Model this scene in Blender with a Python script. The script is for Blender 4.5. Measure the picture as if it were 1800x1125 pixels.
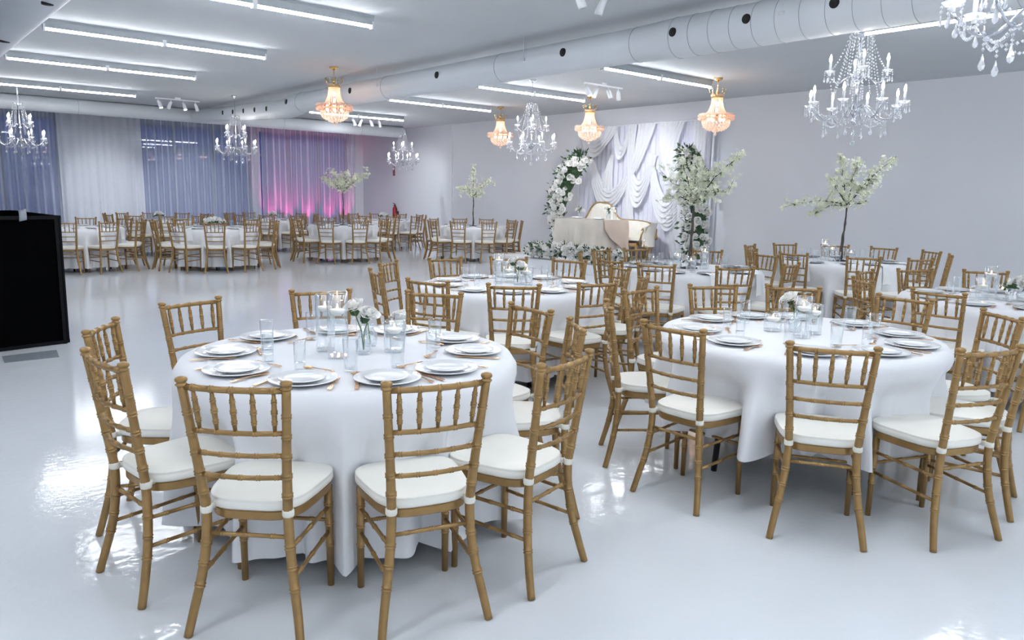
import bpy, math, random
from mathutils import Vector, Matrix
R = random.Random(7)
pi = math.pi
for o in list(bpy.data.objects): bpy.data.objects.remove(o)
S = bpy.context.scene
COL = S.collection

# ------------------------------------------------------------------ camera, world, exposure
FPX, YAW, PITCH, ROLL, CH = 1339.587, math.radians(40.787), math.radians(-9.3684), math.radians(1.1531), 1.5194
cd = bpy.data.cameras.new('camera'); cam = bpy.data.objects.new('camera', cd); COL.objects.link(cam)
cd.sensor_fit = 'HORIZONTAL'; cd.sensor_width = 36.0; cd.lens = FPX / 1800 * 36.0; cd.clip_end = 200
_f = Vector((math.sin(YAW)*math.cos(PITCH), math.cos(YAW)*math.cos(PITCH), math.sin(PITCH)))
_r = Vector((math.cos(YAW), -math.sin(YAW), 0)); _u = _r.cross(_f)
_r2 = math.cos(ROLL)*_r + math.sin(ROLL)*_u; _u2 = -math.sin(ROLL)*_r + math.cos(ROLL)*_u
m = Matrix((_r2, _u2, -_f)).transposed().to_4x4(); m.translation = (0, 0, CH); cam.matrix_world = m
S.camera = cam
S.cycles.transparent_max_bounces = 32
W = bpy.data.worlds.new('world'); S.world = W; W.use_nodes = True
W.node_tree.nodes['Background'].inputs[0].default_value = (0.88, 0.94, 1.0, 1)
W.node_tree.nodes['Background'].inputs[1].default_value = 1.05
S.view_settings.view_transform = 'Standard'; S.view_settings.look = 'None'
S.view_settings.exposure = 0.9; S.view_settings.gamma = 1.0; S.view_settings.use_curve_mapping = False
LED_POWER = 41.0         # emission strength of the ceiling tubes
BULB_POWER = 42.0

# ------------------------------------------------------------------ materials
def nd(nt, t, **kw):
    n = nt.nodes.new(t)
    for k, v in kw.items(): setattr(n, k, v)
    return n
def mat(name, c, rough=.5, metal=0., var=.04, scale=8., bump=0., bscale=60., spec=.5, coat=0., sheen=0., stretch=None):
    M = bpy.data.materials.new(name); M.use_nodes = True; nt = M.node_tree; b = nt.nodes['Principled BSDF']
    b.inputs['Roughness'].default_value = rough; b.inputs['Metallic'].default_value = metal
    b.inputs['Specular IOR Level'].default_value = spec; b.inputs['Coat Weight'].default_value = coat
    b.inputs['Sheen Weight'].default_value = sheen
    tc = nd(nt, 'ShaderNodeTexCoord'); src = tc.outputs['Object']
    if stretch:
        mp = nd(nt, 'ShaderNodeMapping'); mp.inputs['Scale'].default_value = stretch
        nt.links.new(src, mp.inputs['Vector']); src = mp.outputs['Vector']
    n = nd(nt, 'ShaderNodeTexNoise'); n.inputs['Scale'].default_value = scale; n.inputs['Detail'].default_value = 4
    nt.links.new(src, n.inputs['Vector'])
    r = nd(nt, 'ShaderNodeValToRGB')
    r.color_ramp.elements[0].position = .3; r.color_ramp.elements[1].position = .7
    r.color_ramp.elements[0].color = tuple(max(0, x*(1-var)) for x in c)+(1,)
    r.color_ramp.elements[1].color = tuple(min(1, x*(1+var)) for x in c)+(1,)
    nt.links.new(n.outputs['Fac'], r.inputs['Fac']); nt.links.new(r.outputs['Color'], b.inputs['Base Color'])
    if bump:
        n2 = nd(nt, 'ShaderNodeTexNoise'); n2.inputs['Scale'].default_value = bscale; n2.inputs['Detail'].default_value = 3
        nt.links.new(src, n2.inputs['Vector'])
        bp = nd(nt, 'ShaderNodeBump'); bp.inputs['Strength'].default_value = bump; bp.inputs['Distance'].default_value = .02
        nt.links.new(n2.outputs['Fac'], bp.inputs['Height']); nt.links.new(bp.outputs['Normal'], b.inputs['Normal'])
    return M
def emit(name, c, s):
    M = bpy.data.materials.new(name); M.use_nodes = True; nt = M.node_tree; nt.nodes.clear()
    e = nd(nt, 'ShaderNodeEmission'); e.inputs[0].default_value = c+(1,); e.inputs[1].default_value = s
    o = nd(nt, 'ShaderNodeOutputMaterial'); nt.links.new(e.outputs[0], o.inputs[0]); return M
def thin_glass(name, tint=(1, 1, 1), base=.06, edge=.75, rough=.02):
    # clear wall: transparent, with reflection growing towards grazing angles
    M = bpy.data.materials.new(name); M.use_nodes = True; nt = M.node_tree; nt.nodes.clear()
    t = nd(nt, 'ShaderNodeBsdfTransparent'); t.inputs[0].default_value = tint+(1,)
    g = nd(nt, 'ShaderNodeBsdfGlossy'); g.inputs['Roughness'].default_value = rough; g.inputs[0].default_value = (.95, .97, 1, 1)
    lw = nd(nt, 'ShaderNodeLayerWeight'); lw.inputs['Blend'].default_value = .35
    mr = nd(nt, 'ShaderNodeMapRange'); mr.inputs['To Min'].default_value = base; mr.inputs['To Max'].default_value = edge
    nt.links.new(lw.outputs['Facing'], mr.inputs['Value'])
    mx = nd(nt, 'ShaderNodeMixShader'); nt.links.new(mr.outputs[0], mx.inputs[0]); nt.links.new(t.outputs[0], mx.inputs[1]); nt.links.new(g.outputs[0], mx.inputs[2])
    o = nd(nt, 'ShaderNodeOutputMaterial'); nt.links.new(mx.outputs[0], o.inputs[0]); return M
def sheer(name, c, clear, transl=.4, scale=14.):
    M = bpy.data.materials.new(name); M.use_nodes = True; nt = M.node_tree; nt.nodes.clear()
    t = nd(nt, 'ShaderNodeBsdfTransparent'); d = nd(nt, 'ShaderNodeBsdfDiffuse'); l = nd(nt, 'ShaderNodeBsdfTranslucent')
    tc = nd(nt, 'ShaderNodeTexCoord'); n = nd(nt, 'ShaderNodeTexNoise'); n.inputs['Scale'].default_value = scale
    nt.links.new(tc.outputs['Object'], n.inputs['Vector'])
    r = nd(nt, 'ShaderNodeValToRGB'); r.color_ramp.elements[0].color = tuple(x*.95 for x in c)+(1,); r.color_ramp.elements[1].color = tuple(min(1, x*1.03) for x in c)+(1,)
    nt.links.new(n.outputs['Fac'], r.inputs['Fac'])
    nt.links.new(r.outputs[0], d.inputs[0]); nt.links.new(r.outputs[0], l.inputs[0])
    m1 = nd(nt, 'ShaderNodeMixShader'); m1.inputs[0].default_value = transl
    nt.links.new(d.outputs[0], m1.inputs[1]); nt.links.new(l.outputs[0], m1.inputs[2])
    m2 = nd(nt, 'ShaderNodeMixShader'); m2.inputs[0].default_value = clear
    if clear > .1:      # voile seen edge-on closes up, as in the sides of a pleat
        lw = nd(nt, 'ShaderNodeLayerWeight'); lw.inputs['Blend'].default_value = .5
        mr = nd(nt, 'ShaderNodeMapRange'); mr.inputs['From Max'].default_value = .65; mr.inputs['To Min'].default_value = clear; mr.inputs['To Max'].default_value = .04
        nt.links.new(lw.outputs['Facing'], mr.inputs['Value']); nt.links.new(mr.outputs[0], m2.inputs[0])
    nt.links.new(m1.outputs[0], m2.inputs[1]); nt.links.new(t.outputs[0], m2.inputs[2])
    o = nd(nt, 'ShaderNodeOutputMaterial'); nt.links.new(m2.outputs[0], o.inputs[0]); return M
def crystal(name, c, trans=.45):
    M = bpy.data.materials.new(name); M.use_nodes = True; nt = M.node_tree; nt.nodes.clear()
    g = nd(nt, 'ShaderNodeBsdfGlass'); g.inputs['IOR'].default_value = 1.5; g.inputs['Roughness'].default_value = .03; g.inputs[0].default_value = c+(1,)
    l = nd(nt, 'ShaderNodeBsdfTranslucent'); l.inputs[0].default_value = c+(1,)
    mx = nd(nt, 'ShaderNodeMixShader'); mx.inputs[0].default_value = trans
    nt.links.new(g.outputs[0], mx.inputs[1]); nt.links.new(l.outputs[0], mx.inputs[2])
    o = nd(nt, 'ShaderNodeOutputMaterial'); nt.links.new(mx.outputs[0], o.inputs[0]); return M

M_floor = mat('epoxy_floor', (.70, .73, .775), rough=.085, var=.035, scale=.55, bump=.06, bscale=22., spec=.34)
M_wall = mat('painted_wall', (.74, .755, .80), rough=.75, var=.012, scale=1.5)
M_ceil = mat('painted_ceiling', (.60, .625, .655), rough=.85, var=.015, scale=1.2)
M_duct = mat('painted_duct', (.70, .73, .77), rough=.42, var=.02, scale=2.)
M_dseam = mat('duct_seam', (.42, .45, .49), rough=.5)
M_hous = mat('fixture_grey', (.42, .45, .48), rough=.5)
M_dark = mat('dark_hole', (.008, .008, .01), rough=.7)
M_white = mat('white_enamel', (.82, .84, .87), rough=.35)
M_gold = mat('gold_paint', (.325, .195, .073), rough=.33, metal=.45, var=.13, scale=22., bump=.03, bscale=90)
M_cush = mat('ivory_vinyl', (.89, .87, .81), rough=.45, var=.02, bump=.02, bscale=25)
M_strap = mat('ivory_strap', (.78, .76, .68), rough=.7, var=.05, scale=30)
M_cloth = mat('white_tablecloth', (.79, .795, .83), rough=.85, var=.012, scale=5, bump=.04, bscale=9, spec=.2)
M_linen = mat('white_napkin', (.84, .85, .88), rough=.85, var=.02, scale=9, spec=.2)
M_champ = mat('champagne_satin', (.66, .61, .55), rough=.5, var=.05, scale=4, bump=.03, bscale=6)
M_blush = mat('blush_satin', (.74, .60, .50), rough=.5, var=.05, scale=4, bump=.03, bscale=6)
M_china = mat('white_china', (.86, .875, .90), rough=.10, var=.01, coat=.3)
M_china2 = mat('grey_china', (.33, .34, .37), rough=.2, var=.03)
M_cut = mat('brushed_gold', (.78, .50, .28), rough=.22, metal=1., var=.05, scale=30)
M_brass = mat('polished_brass', (.80, .55, .22), rough=.25, metal=1., var=.05, scale=30)
M_chrome = mat('chrome', (.62, .63, .68), rough=.12, metal=1., var=.03)
M_glass = thin_glass('clear_glass', (.965, .98, .985), .05, .85)
M_water = thin_glass('water', (.97, .985, .99), .02, .25)
M_pane = thin_glass('clear_pane', (.93, .97, .98), .05, .6)
M_tint = thin_glass('dusk_tinted_pane', (.10, .15, .30), .08, .7)  # dim sky outside is put into the dark glass tint
M_wax = mat('white_wax', (.90, .88, .84), rough=.45, var=.02)
M_flame = emit('flame', (1., .62, .25), 14.)
M_petal = mat('white_petals', (.93, .925, .905), rough=.6, var=.05, scale=18)
M_blos = mat('cream_blossom', (.80, .82, .66), rough=.65, var=.14, scale=10)
M_leaf = mat('green_leaf', (.055, .115, .05), rough=.5, var=.35, scale=9)
M_stem = mat('green_stem', (.12, .22, .07), rough=.5, var=.2)
M_bark = mat('dark_bark', (.075, .065, .058), rough=.8, var=.3, scale=25, bump=.3, bscale=50)
M_black = mat('black_velour', (.0012, .0012, .0016), rough=.9, var=.3, scale=12, spec=.03)
M_blackm = mat('black_metal', (.012, .012, .014), rough=.4)
M_bframe = mat('booth_frame', (.004, .004, .006), rough=.6, spec=.15)
M_tape = mat('grey_tape', (.30, .31, .35), rough=.35, var=.1, scale=20)
M_mat = mat('grey_floor_mat', (.17, .19, .22), rough=.7, var=.1, scale=20)
M_stage = mat('stage_white', (.80, .82, .86), rough=.4, var=.015, scale=2)
M_sofa = mat('ivory_leather', (.82, .79, .72), rough=.4, var=.03)
M_sofag = mat('antique_gold', (.42, .27, .12), rough=.4, metal=.4, var=.15, scale=25)
M_red = mat('red_enamel', (.35, .012, .015), rough=.3)
M_sheer = sheer('sheer_voile', (.72, .76, .88), .62, .2)
M_opaq = sheer('white_drape', (.82, .84, .90), .05, .30)
M_back = sheer('backdrop_pleats', (.80, .80, .90), .02, .2)
M_swag = sheer('swag_chiffon', (.90, .905, .93), .06, .3)
M_led = emit('led_tube', (.93, .965, 1.0), LED_POWER)
M_bulb = emit('candle_bulb', (1., .95, .88), BULB_POWER)
M_wbulb = emit('warm_bulb', (1., .68, .50), 42.)
M_spot = emit('spot_lens', (1., .95, .9), 18.)
M_pink = emit('pink_lens', (1., .05, .3), 10.)
M_cryst = crystal('clear_crystal', (.96, .97, 1.), .45)
M_cryw = crystal('warm_crystal', (1., .93, .90), .8)
M_frame = mat('window_frame', (.18, .2, .24), rough=.5)

# ------------------------------------------------------------------ mesh builder
class MB:
    def __init__(s): s.v = []; s.f = []
    def add(s, vs, fs):
        k = len(s.v); s.v += [tuple(p) for p in vs]; s.f += [tuple(i+k for i in q) for q in fs]; return s
    def box(s, x0, x1, y0, y1, z0, z1):
        v = [(x, y, z) for z in (z0, z1) for y in (y0, y1) for x in (x0, x1)]
        return s.add(v, [(0, 2, 3, 1), (4, 5, 7, 6), (0, 1, 5, 4), (2, 6, 7, 3), (0, 4, 6, 2), (1, 3, 7, 5)])
    def bar(s, a, b, w, h):          # oriented box from a to b
        a, b = Vector(a), Vector(b); d = (b-a).normalized(); up = Vector((0, 0, 1)) if abs(d.z) < .95 else Vector((1, 0, 0))
        x = d.cross(up).normalized()*w/2; y = x.cross(d).normalized()*h/2
        v = [a-x-y, a+x-y, a+x+y, a-x+y, b-x-y, b+x-y, b+x+y, b-x+y]
        return s.add(v, [(0, 3, 2, 1), (4, 5, 6, 7), (0, 1, 5, 4), (1, 2, 6, 5), (2, 3, 7, 6), (3, 0, 4, 7)])
    def tube(s, pts, rad, n=8, cap=True, closed=False):
        pts = [Vector(p) for p in pts]; N = len(pts)
        if not hasattr(rad, '__len__'): rad = [rad]*N
        k = len(s.v); ref = None
        for i, p in enumerate(pts):
            d = (pts[min(i+1, N-1)]-pts[max(i-1, 0)]) if not closed else (pts[(i+1) % N]-pts[i-1])
            if d.length < 1e-9: d = Vector((0, 0, 1))
            d.normalize()
            if ref is None: ref = Vector((1, 0, 0)) if abs(d.x) < .8 else Vector((0, 1, 0))
            x = (ref-d*ref.dot(d)); x = x.normalized() if x.length > 1e-6 else d.orthogonal().normalized(); ref = x; y = d.cross(x)
            for j in range(n):
                t = 2*pi*j/n; q = p+(x*math.cos(t)+y*math.sin(t))*rad[i]; s.v.append(tuple(q))
        for i in range(N if closed else N-1):
            i2 = (i+1) % N
            for j in range(n):
                s.f.append((k+i*n+j, k+i*n+(j+1) % n, k+i2*n+(j+1) % n, k+i2*n+j))
        if cap and not closed:
            s.f.append(tuple(k+j for j in range(n-1, -1, -1))); s.f.append(tuple(k+(N-1)*n+j for j in range(n)))
        return s
    def lathe(s, prof, n=16, c=(0, 0, 0), sx=1., sy=1.):   # prof: (r, z) list
        k = len(s.v)
        for r, z in prof:
            for j in range(n):
                t = 2*pi*j/n; s.v.append((c[0]+r*sx*math.cos(t), c[1]+r*sy*math.sin(t), c[2]+z))
        for i in range(len(prof)-1):
            for j in range(n):
                s.f.append((k+i*n+j, k+i*n+(j+1) % n, k+(i+1)*n+(j+1) % n, k+(i+1)*n+j))
        if prof[0][0] > 1e-5: s.f.append(tuple(k+j for j in range(n-1, -1, -1)))
        if prof[-1][0] > 1e-5: s.f.append(tuple(k+(len(prof)-1)*n+j for j in range(n)))
        return s
    def wall(s, prof, n=16, c=(0, 0, 0)):    # open lathe, no caps
        k = len(s.v)
        for r, z in prof:
            for j in range(n):
                t = 2*pi*j/n; s.v.append((c[0]+r*math.cos(t), c[1]+r*math.sin(t), c[2]+z))
        for i in range(len(prof)-1):
            for j in range(n):
                s.f.append((k+i*n+j, k+i*n+(j+1) % n, k+(i+1)*n+(j+1) % n, k+(i+1)*n+j))
        return s
    def ball(s, c, r, n=8, m=5, sx=1, sy=1, sz=1):
        prof = [(r*math.sin(pi*i/m), -r*sz*math.cos(pi*i/m)) for i in range(m+1)]
        prof[0] = (1e-6, prof[0][1]); prof[-1] = (1e-6, prof[-1][1])
        return s.lathe(prof, n, c, sx, sy)
    def octa(s, c, r, h):      # cut bead
        x, y, z = c
        return s.add([(x+r, y, z), (x, y+r, z), (x-r, y, z), (x, y-r, z), (x, y, z+h), (x, y, z-h)],
                     [(0, 1, 4), (1, 2, 4), (2, 3, 4), (3, 0, 4), (1, 0, 5), (2, 1, 5), (3, 2, 5), (0, 3, 5)])
    def drop(s, c, r, h):      # faceted pear drop hanging from c
        return s.lathe([(.002, 0), (r*.45, -h*.35), (r, -h*.68), (r*.7, -h*.9), (.002, -h)], 6, c)
    def grid(s, fn, nu, nv):
        k = len(s.v)
        for i in range(nu+1):
            for j in range(nv+1): s.v.append(tuple(fn(i/nu, j/nv)))
        for i in range(nu):
            for j in range(nv):
                a = k+i*(nv+1)+j; s.f.append((a, a+nv+1, a+nv+2, a+1))
        return s
    def xf(s, M, k=0):
        for i in range(k, len(s.v)): s.v[i] = tuple(M @ Vector(s.v[i]))
        return s
    def mesh(s, name, m, smooth=True):
        me = bpy.data.meshes.new(name); me.from_pydata(s.v, [], s.f); me.update()
        if smooth: me.polygons.foreach_set('use_smooth', [True]*len(me.polygons))
        me.materials.append(m); return me
    def build(s, name, m, parent=None, smooth=True, kind=None):
        return link(name, s.mesh(name, m, smooth), parent, kind)
def sharp(me, ang=.6):
    try: me.set_sharp_from_angle(angle=ang)
    except Exception: pass
    return me
def link(name, me, parent=None, kind=None, loc=None, rz=0.):
    o = bpy.data.objects.new(name, me); COL.objects.link(o)
    if parent: o.parent = parent
    if kind: o['kind'] = kind
    if loc is not None: o.location = loc
    if rz: o.rotation_euler.z = rz
    return o
def root(name, label, cat, loc=(0, 0, 0), rz=0., group=None):
    o = bpy.data.objects.new(name, None); COL.objects.link(o); o.empty_display_size = .1
    o.location = loc; o.rotation_euler = (0, 0, rz); return tag(o, label, cat, group)
def tag(o, label, cat, group=None):
    o['label'] = label; o['category'] = cat
    if group: o['group'] = group
    return o
def copy_tree(o, parent=None):
    c = o.copy(); COL.objects.link(c); c.parent = parent
    for ch in list(o.children): copy_tree(ch, c)
    return c
def struct(o): o['kind'] = 'structure'; return o
def sm(t): t = max(0., min(1., t)); return t*t*(3-2*t)

# ------------------------------------------------------------------ room shell
XL, XR, YB, YF, ZC = -4.6, 13.55, -4.0, 23.75, 3.5
struct(MB().box(XL-.2, XR+.2, YB-.2, YF+.2, -.1, 0).build('floor', M_floor, None, False))
struct(MB().box(XL-.2, XR+.2, YB-.2, YF+.2, ZC, ZC+.1).build('ceiling', M_ceil, None, False))
wr = struct(MB().box(XR, XR+.2, YB, YF, 0, ZC).build('wall_right', M_wall, None, False))
MB().box(XR-.05, XR+.02, 18.5, 18.9, 0, ZC).build('pilaster', M_wall, wr, False)
struct(MB().box(XL-.2, XL, YB, YF, 0, ZC).build('wall_left', M_wall, None, False))
b = MB(); b.box(XL, XR, YB-.2, YB, 0, .3); b.box(XL, XR, YB-.2, YB, 3.1, ZC)
fw = [(-3.6, -.2), (.1, 3.9), (4.2, 8.0), (8.3, 12.6)]
xs = [XL]+[v for w in fw for v in w]+[XR]
for i in range(0, len(xs), 2): b.box(xs[i], xs[i+1], YB-.2, YB, .3, 3.1)
struct(b.build('wall_front', M_wall, None, False))
# far wall: sill, head and piers around four wide window openings
b = MB(); b.box(XL, XR, YF, YF+.2, 0, .25); b.box(XL, XR, YF, YF+.2, 3.3, ZC)
wins = [(-4.2, .2), (.5, 4.35), (6.2, 9.6), (9.85, 12.95)]
xs = [XL]+[v for w in wins for v in w]+[XR]
for i in range(0, len(xs), 2): b.box(xs[i], xs[i+1], YF, YF+.2, .25, 3.3)
struct(b.build('wall_back', M_wall, None, False))
for i, (a, c) in enumerate(fw):           # unseen glazing added behind the viewer so daylight lights the near side
    w = bpy.data.objects.new('window_%d' % (i+5), None); COL.objects.link(w); struct(w)
    fr = MB()
    for x in (a, (a+c)/2-.03, c-.06): fr.box(x, x+.06, YB-.14, YB-.06, .3, 3.1)
    for z in (.3, 3.04): fr.box(a, c, YB-.14, YB-.06, z, z+.06)
    fr.build('window_frame', M_frame, w, False)
    for x0, x1 in ((a, (a+c)/2), ((a+c)/2, c)): MB().box(x0, x1, YB-.105, YB-.095, .33, 3.07).build('pane', M_pane, w, False)
    al = bpy.data.lights.new('window_portal', 'AREA'); al.shape = 'RECTANGLE'; al.size = c-a; al.size_y = 2.8; al.cycles.is_portal = True
    ao = bpy.data.objects.new('window_portal', al); COL.objects.link(ao); ao.location = ((a+c)/2, YB-.22, 1.7); ao.rotation_euler = (pi/2, 0, pi)
for i, (a, c) in enumerate(wins):
    w = bpy.data.objects.new('window_%d' % (i+1), None); COL.objects.link(w); struct(w)
    fr = MB(); nmul = 3
    for x in (a, c-.06): fr.box(x, x+.06, YF+.04, YF+.12, .25, 3.3)
    for z in (.25, 2.55, 3.24): fr.box(a, c, YF+.04, YF+.12, z, z+.06)
    for k in range(1, nmul): x = a+(c-a)*k/nmul; fr.box(x-.03, x+.03, YF+.04, YF+.12, .25, 3.3)
    fr.build('window_frame', M_frame, w, False)
    for k in range(nmul):
        x0 = a+(c-a)*k/nmul; x1 = a+(c-a)*(k+1)/nmul
        MB().box(x0, x1, YF+.075, YF+.085, .3, 3.28).build('pane', M_tint, w, False)
# wall base trims
struct(MB().box(XR-.02, XR, YB, YF, 0, .1).build('baseboard_right', M_white, None, False))

# ------------------------------------------------------------------ ducts
def duct_tube(pts_rad, axis, fixed, n=40):
    # pts_rad: (t along axis, radius, z)
    b = MB(); P = [((fixed, t, z) if axis == 'y' else (t, fixed, z)) for t, r, z in pts_rad]
    return b.tube(P, [r for t, r, z in pts_rad], n)
DX, DZ = 6.85, 3.195
d = root('main_duct', 'long white round air duct with black outlets running under the ceiling', 'air duct', (0, 0, 0))
body = duct_tube([(-3.9, .206, DZ), (5.35, .206, DZ), (5.85, .186, DZ), (14.25, .186, DZ), (14.6, .21, DZ-.02), (14.95, .20, DZ-.06), (15.2, .18, DZ-.06), (20.45, .15, DZ+.12)], 'y', DX)
sharp(body.build('duct_body', M_duct, d).data, .9)
for k in range(24):                                   # spiral seams of the near length
    y = 5.3-k*.245
    if y < 1.2: break
    b = MB(); N = 40
    b.tube([(DX+.2075*math.cos(2*pi*j/N), y-.12*j/N*0, DZ+.2075*math.sin(2*pi*j/N)) for j in range(N)], .0035, 5, closed=True)
    b.build('seam', M_dseam, d)
for y, r in ((5.85, .187), (8.2, .187), (11.1, .187), (14.25, .187)):
    b = MB(); b.tube([(DX+r*math.cos(2*pi*j/40), y, DZ+r*math.sin(2*pi*j/40)) for j in range(40)], .0045, 5, closed=True); b.build('seam', M_dseam, d)
for y, dz, r in [(3.5, 0, .206), (4.37, 0, .206), (5.24, 0, .206), (6.89, 0, .186), (9.52, 0, .186), (12.1, 0, .186), (14.6, 0, .208)]+[(15.0+.62*k, -.08+.021*k, .178-.0035*k) for k in range(6)]:
    b = MB(); b.tube([(DX-r+.03, y, DZ+dz+.02), (DX-r-.004, y, DZ+dz+.02)], .046 if y < 6 else .05, 16); b.build('outlet', M_dark, d)
for y in (4.0, 7.6, 11.2):
    b = MB(); b.tube([(DX-.19, y, ZC), (DX-.19, y, DZ+.02)], .004, 6); b.box(DX-.215, DX-.18, y-.03, y+.03, DZ+.0, DZ+.03); b.build('hanger', M_duct, d)
d2 = root('cross_duct', 'white round duct crossing above the window curtains', 'air duct')
sharp(duct_tube([(-3.9, .165, 3.325), (13.05, .165, 3.325), (13.1, .14, 3.325)], 'x', 20.5).build('duct_body', M_duct, d2).data, .9)
for x in (1.2, 4.2, 9.2, 11.6):
    b = MB(); b.tube([(x, 20.5+.167*math.cos(2*pi*j/32), 3.325+.167*math.sin(2*pi*j/32)) for j in range(32)], .004, 5, closed=True); b.build('seam', M_dseam, d2)
d3 = root('side_duct', 'white round duct cut off by the upper corner beside the tube lights', 'air duct')
sharp(duct_tube([(-3.9, .2, 3.2), (11.6, .2, 3.2), (12.1, .215, 3.2), (20.35, .215, 3.2)], 'y', 1.42).build('duct_body', M_duct, d3).data, .9)
for y in (6.9, 11.6):
    b = MB(); b.tube([(1.42+.203*math.cos(2*pi*j/40), y, 3.2+.203*math.sin(2*pi*j/40)) for j in range(40)], .006, 5, closed=True); b.build('seam', M_dseam, d3)
for y in (7.6, 9.9):
    b = MB(); b.tube([(1.42-.03, y, 3.03), (1.42-.03, y, 2.996)], .046, 16); b.build('outlet', M_dark, d3)

# ------------------------------------------------------------------ ceiling tube lights
def led(x0, x1, y0, y1, label, group='ceiling tube lights'):
    L = math.hypot(x1-x0, y1-y0); a = math.atan2(y1-y0, x1-x0)
    t = root('tube_light', label, 'light', (x0, y0, 0), a, group)
    MB().box(0, L, -.029, .029, 3.397, 3.482).build('housing', M_hous, t, False)
    MB().box(0, L, -.04, .04, 3.482, 3.5).build('shadow_strip', M_dseam, t, False)  # dark strip standing in for the shadow line against the ceiling
    for k in range(2):
        u0, u1 = L*k/2+.012, L*(k+1)/2-.012
        b = MB(); b.tube([(u0, 0, 3.395), (u1, 0, 3.395)], .026, 10); tb = b.build('tube', M_led, t)
        for u in (u0, u1): MB().box(u-.012, u+.012, -.032, .032, 3.36, 3.44).build('end_cap', M_white, tb, False)
rows = [(8.05, 'first'), (11.05, 'second'), (14.02, 'third'), (17.68, 'fourth')]
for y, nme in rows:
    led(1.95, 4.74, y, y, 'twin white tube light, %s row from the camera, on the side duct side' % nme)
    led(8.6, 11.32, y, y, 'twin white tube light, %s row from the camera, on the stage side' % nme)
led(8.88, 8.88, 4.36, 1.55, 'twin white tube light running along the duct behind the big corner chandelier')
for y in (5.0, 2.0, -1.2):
    led(1.95, 4.74, y, y, 'added twin white tube light above the viewer, out of view')
for y in (5.0, 2.0, -1.2):  # extra tubes added out of view to brighten the near floor
    led(-2.6, .2, y, y, 'added twin white tube light above the viewer, out of view')
led(8.88, 8.88, .9, -1.9, 'added twin white tube light above the viewer, out of view')

# ------------------------------------------------------------------ track lights
rad_ = math.radians
def track(x, y, L, a, label, n=4, lit=(0, 2), aim=None, watts=0, cone=34):
    t = root('track_light', label, 'light', (x, y, 0), a, 'track lights')
    MB().box(0, L, -.017, .017, 3.44, 3.465).build('rail', M_white if n == 4 else M_white, t, False)
    MB().box(L/2-.06, L/2+.06, -.03, .03, 3.46, 3.5).build('feed_box', M_white, t, False)
    for k in range(n):
        u = L*(k+.25)/(n-.4); dx, dy = [(.03, -.05), (-.05, .02), (.02, -.05), (.05, .03)][k % 4]
        h = MB(); h.tube([(u, 0, 3.44), (u, 0, 3.38)], .008, 6)
        h.tube([(u-dx*.3, -dy*.3, 3.40), (u+dx*.3, dy*.3, 3.36), (u+dx, dy, 3.27), (u+dx*1.15, dy*1.15, 3.245)], [.022, .036, .042, .04], 12)
        hd = h.build('lamp_head', M_white, t)
        lens = MB(); lens.tube([(u+dx*1.14, dy*1.14, 3.248), (u+dx*1.17, dy*1.17, 3.242)], .034, 12)
        lens.build('lens', M_spot if k in lit else M_china, hd)
        if aim and k in lit:
            sl = bpy.data.lights.new('spot_beam', 'SPOT'); sl.energy = watts; sl.color = (.9, .95, 1.); sl.spot_size = rad_(cone); sl.spot_blend = 1.0; sl.shadow_soft_size = .04
            so = bpy.data.objects.new('spot_beam', sl); COL.objects.link(so); so.parent = t; so.location = (u+dx*1.25, dy*1.25, 3.225)
            so.rotation_euler = (Vector(aim[lit.index(k)])-Vector((x+u, y, 3.22))).to_track_quat('-Z', 'Y').to_euler()
track(5.28, 18.27, .95, 0, 'white track light with four heads above the far curtains', aim=((5.2, 23.2, 1.35), (7.5, 23.3, 1.3)), watts=430)
track(9.83, 9.62, 1.0, 0, 'white track light with four heads in front of the stage backdrop', lit=(0, 1), aim=((13.1, 11.9, 1.9), (13.1, 10.4, 1.8)), watts=205, cone=62)
track(10.2, 18.5, .95, 0, 'white track light with lit heads beside the far wall chandelier', lit=(0, 1), aim=((11.2, 23.3, 1.3), (13.5, 20.0, 1.2)), watts=170, cone=66)
track(5.2, 5.32, .62, 0, 'white track light head cut off by the top edge of the picture', n=2, lit=())

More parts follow.
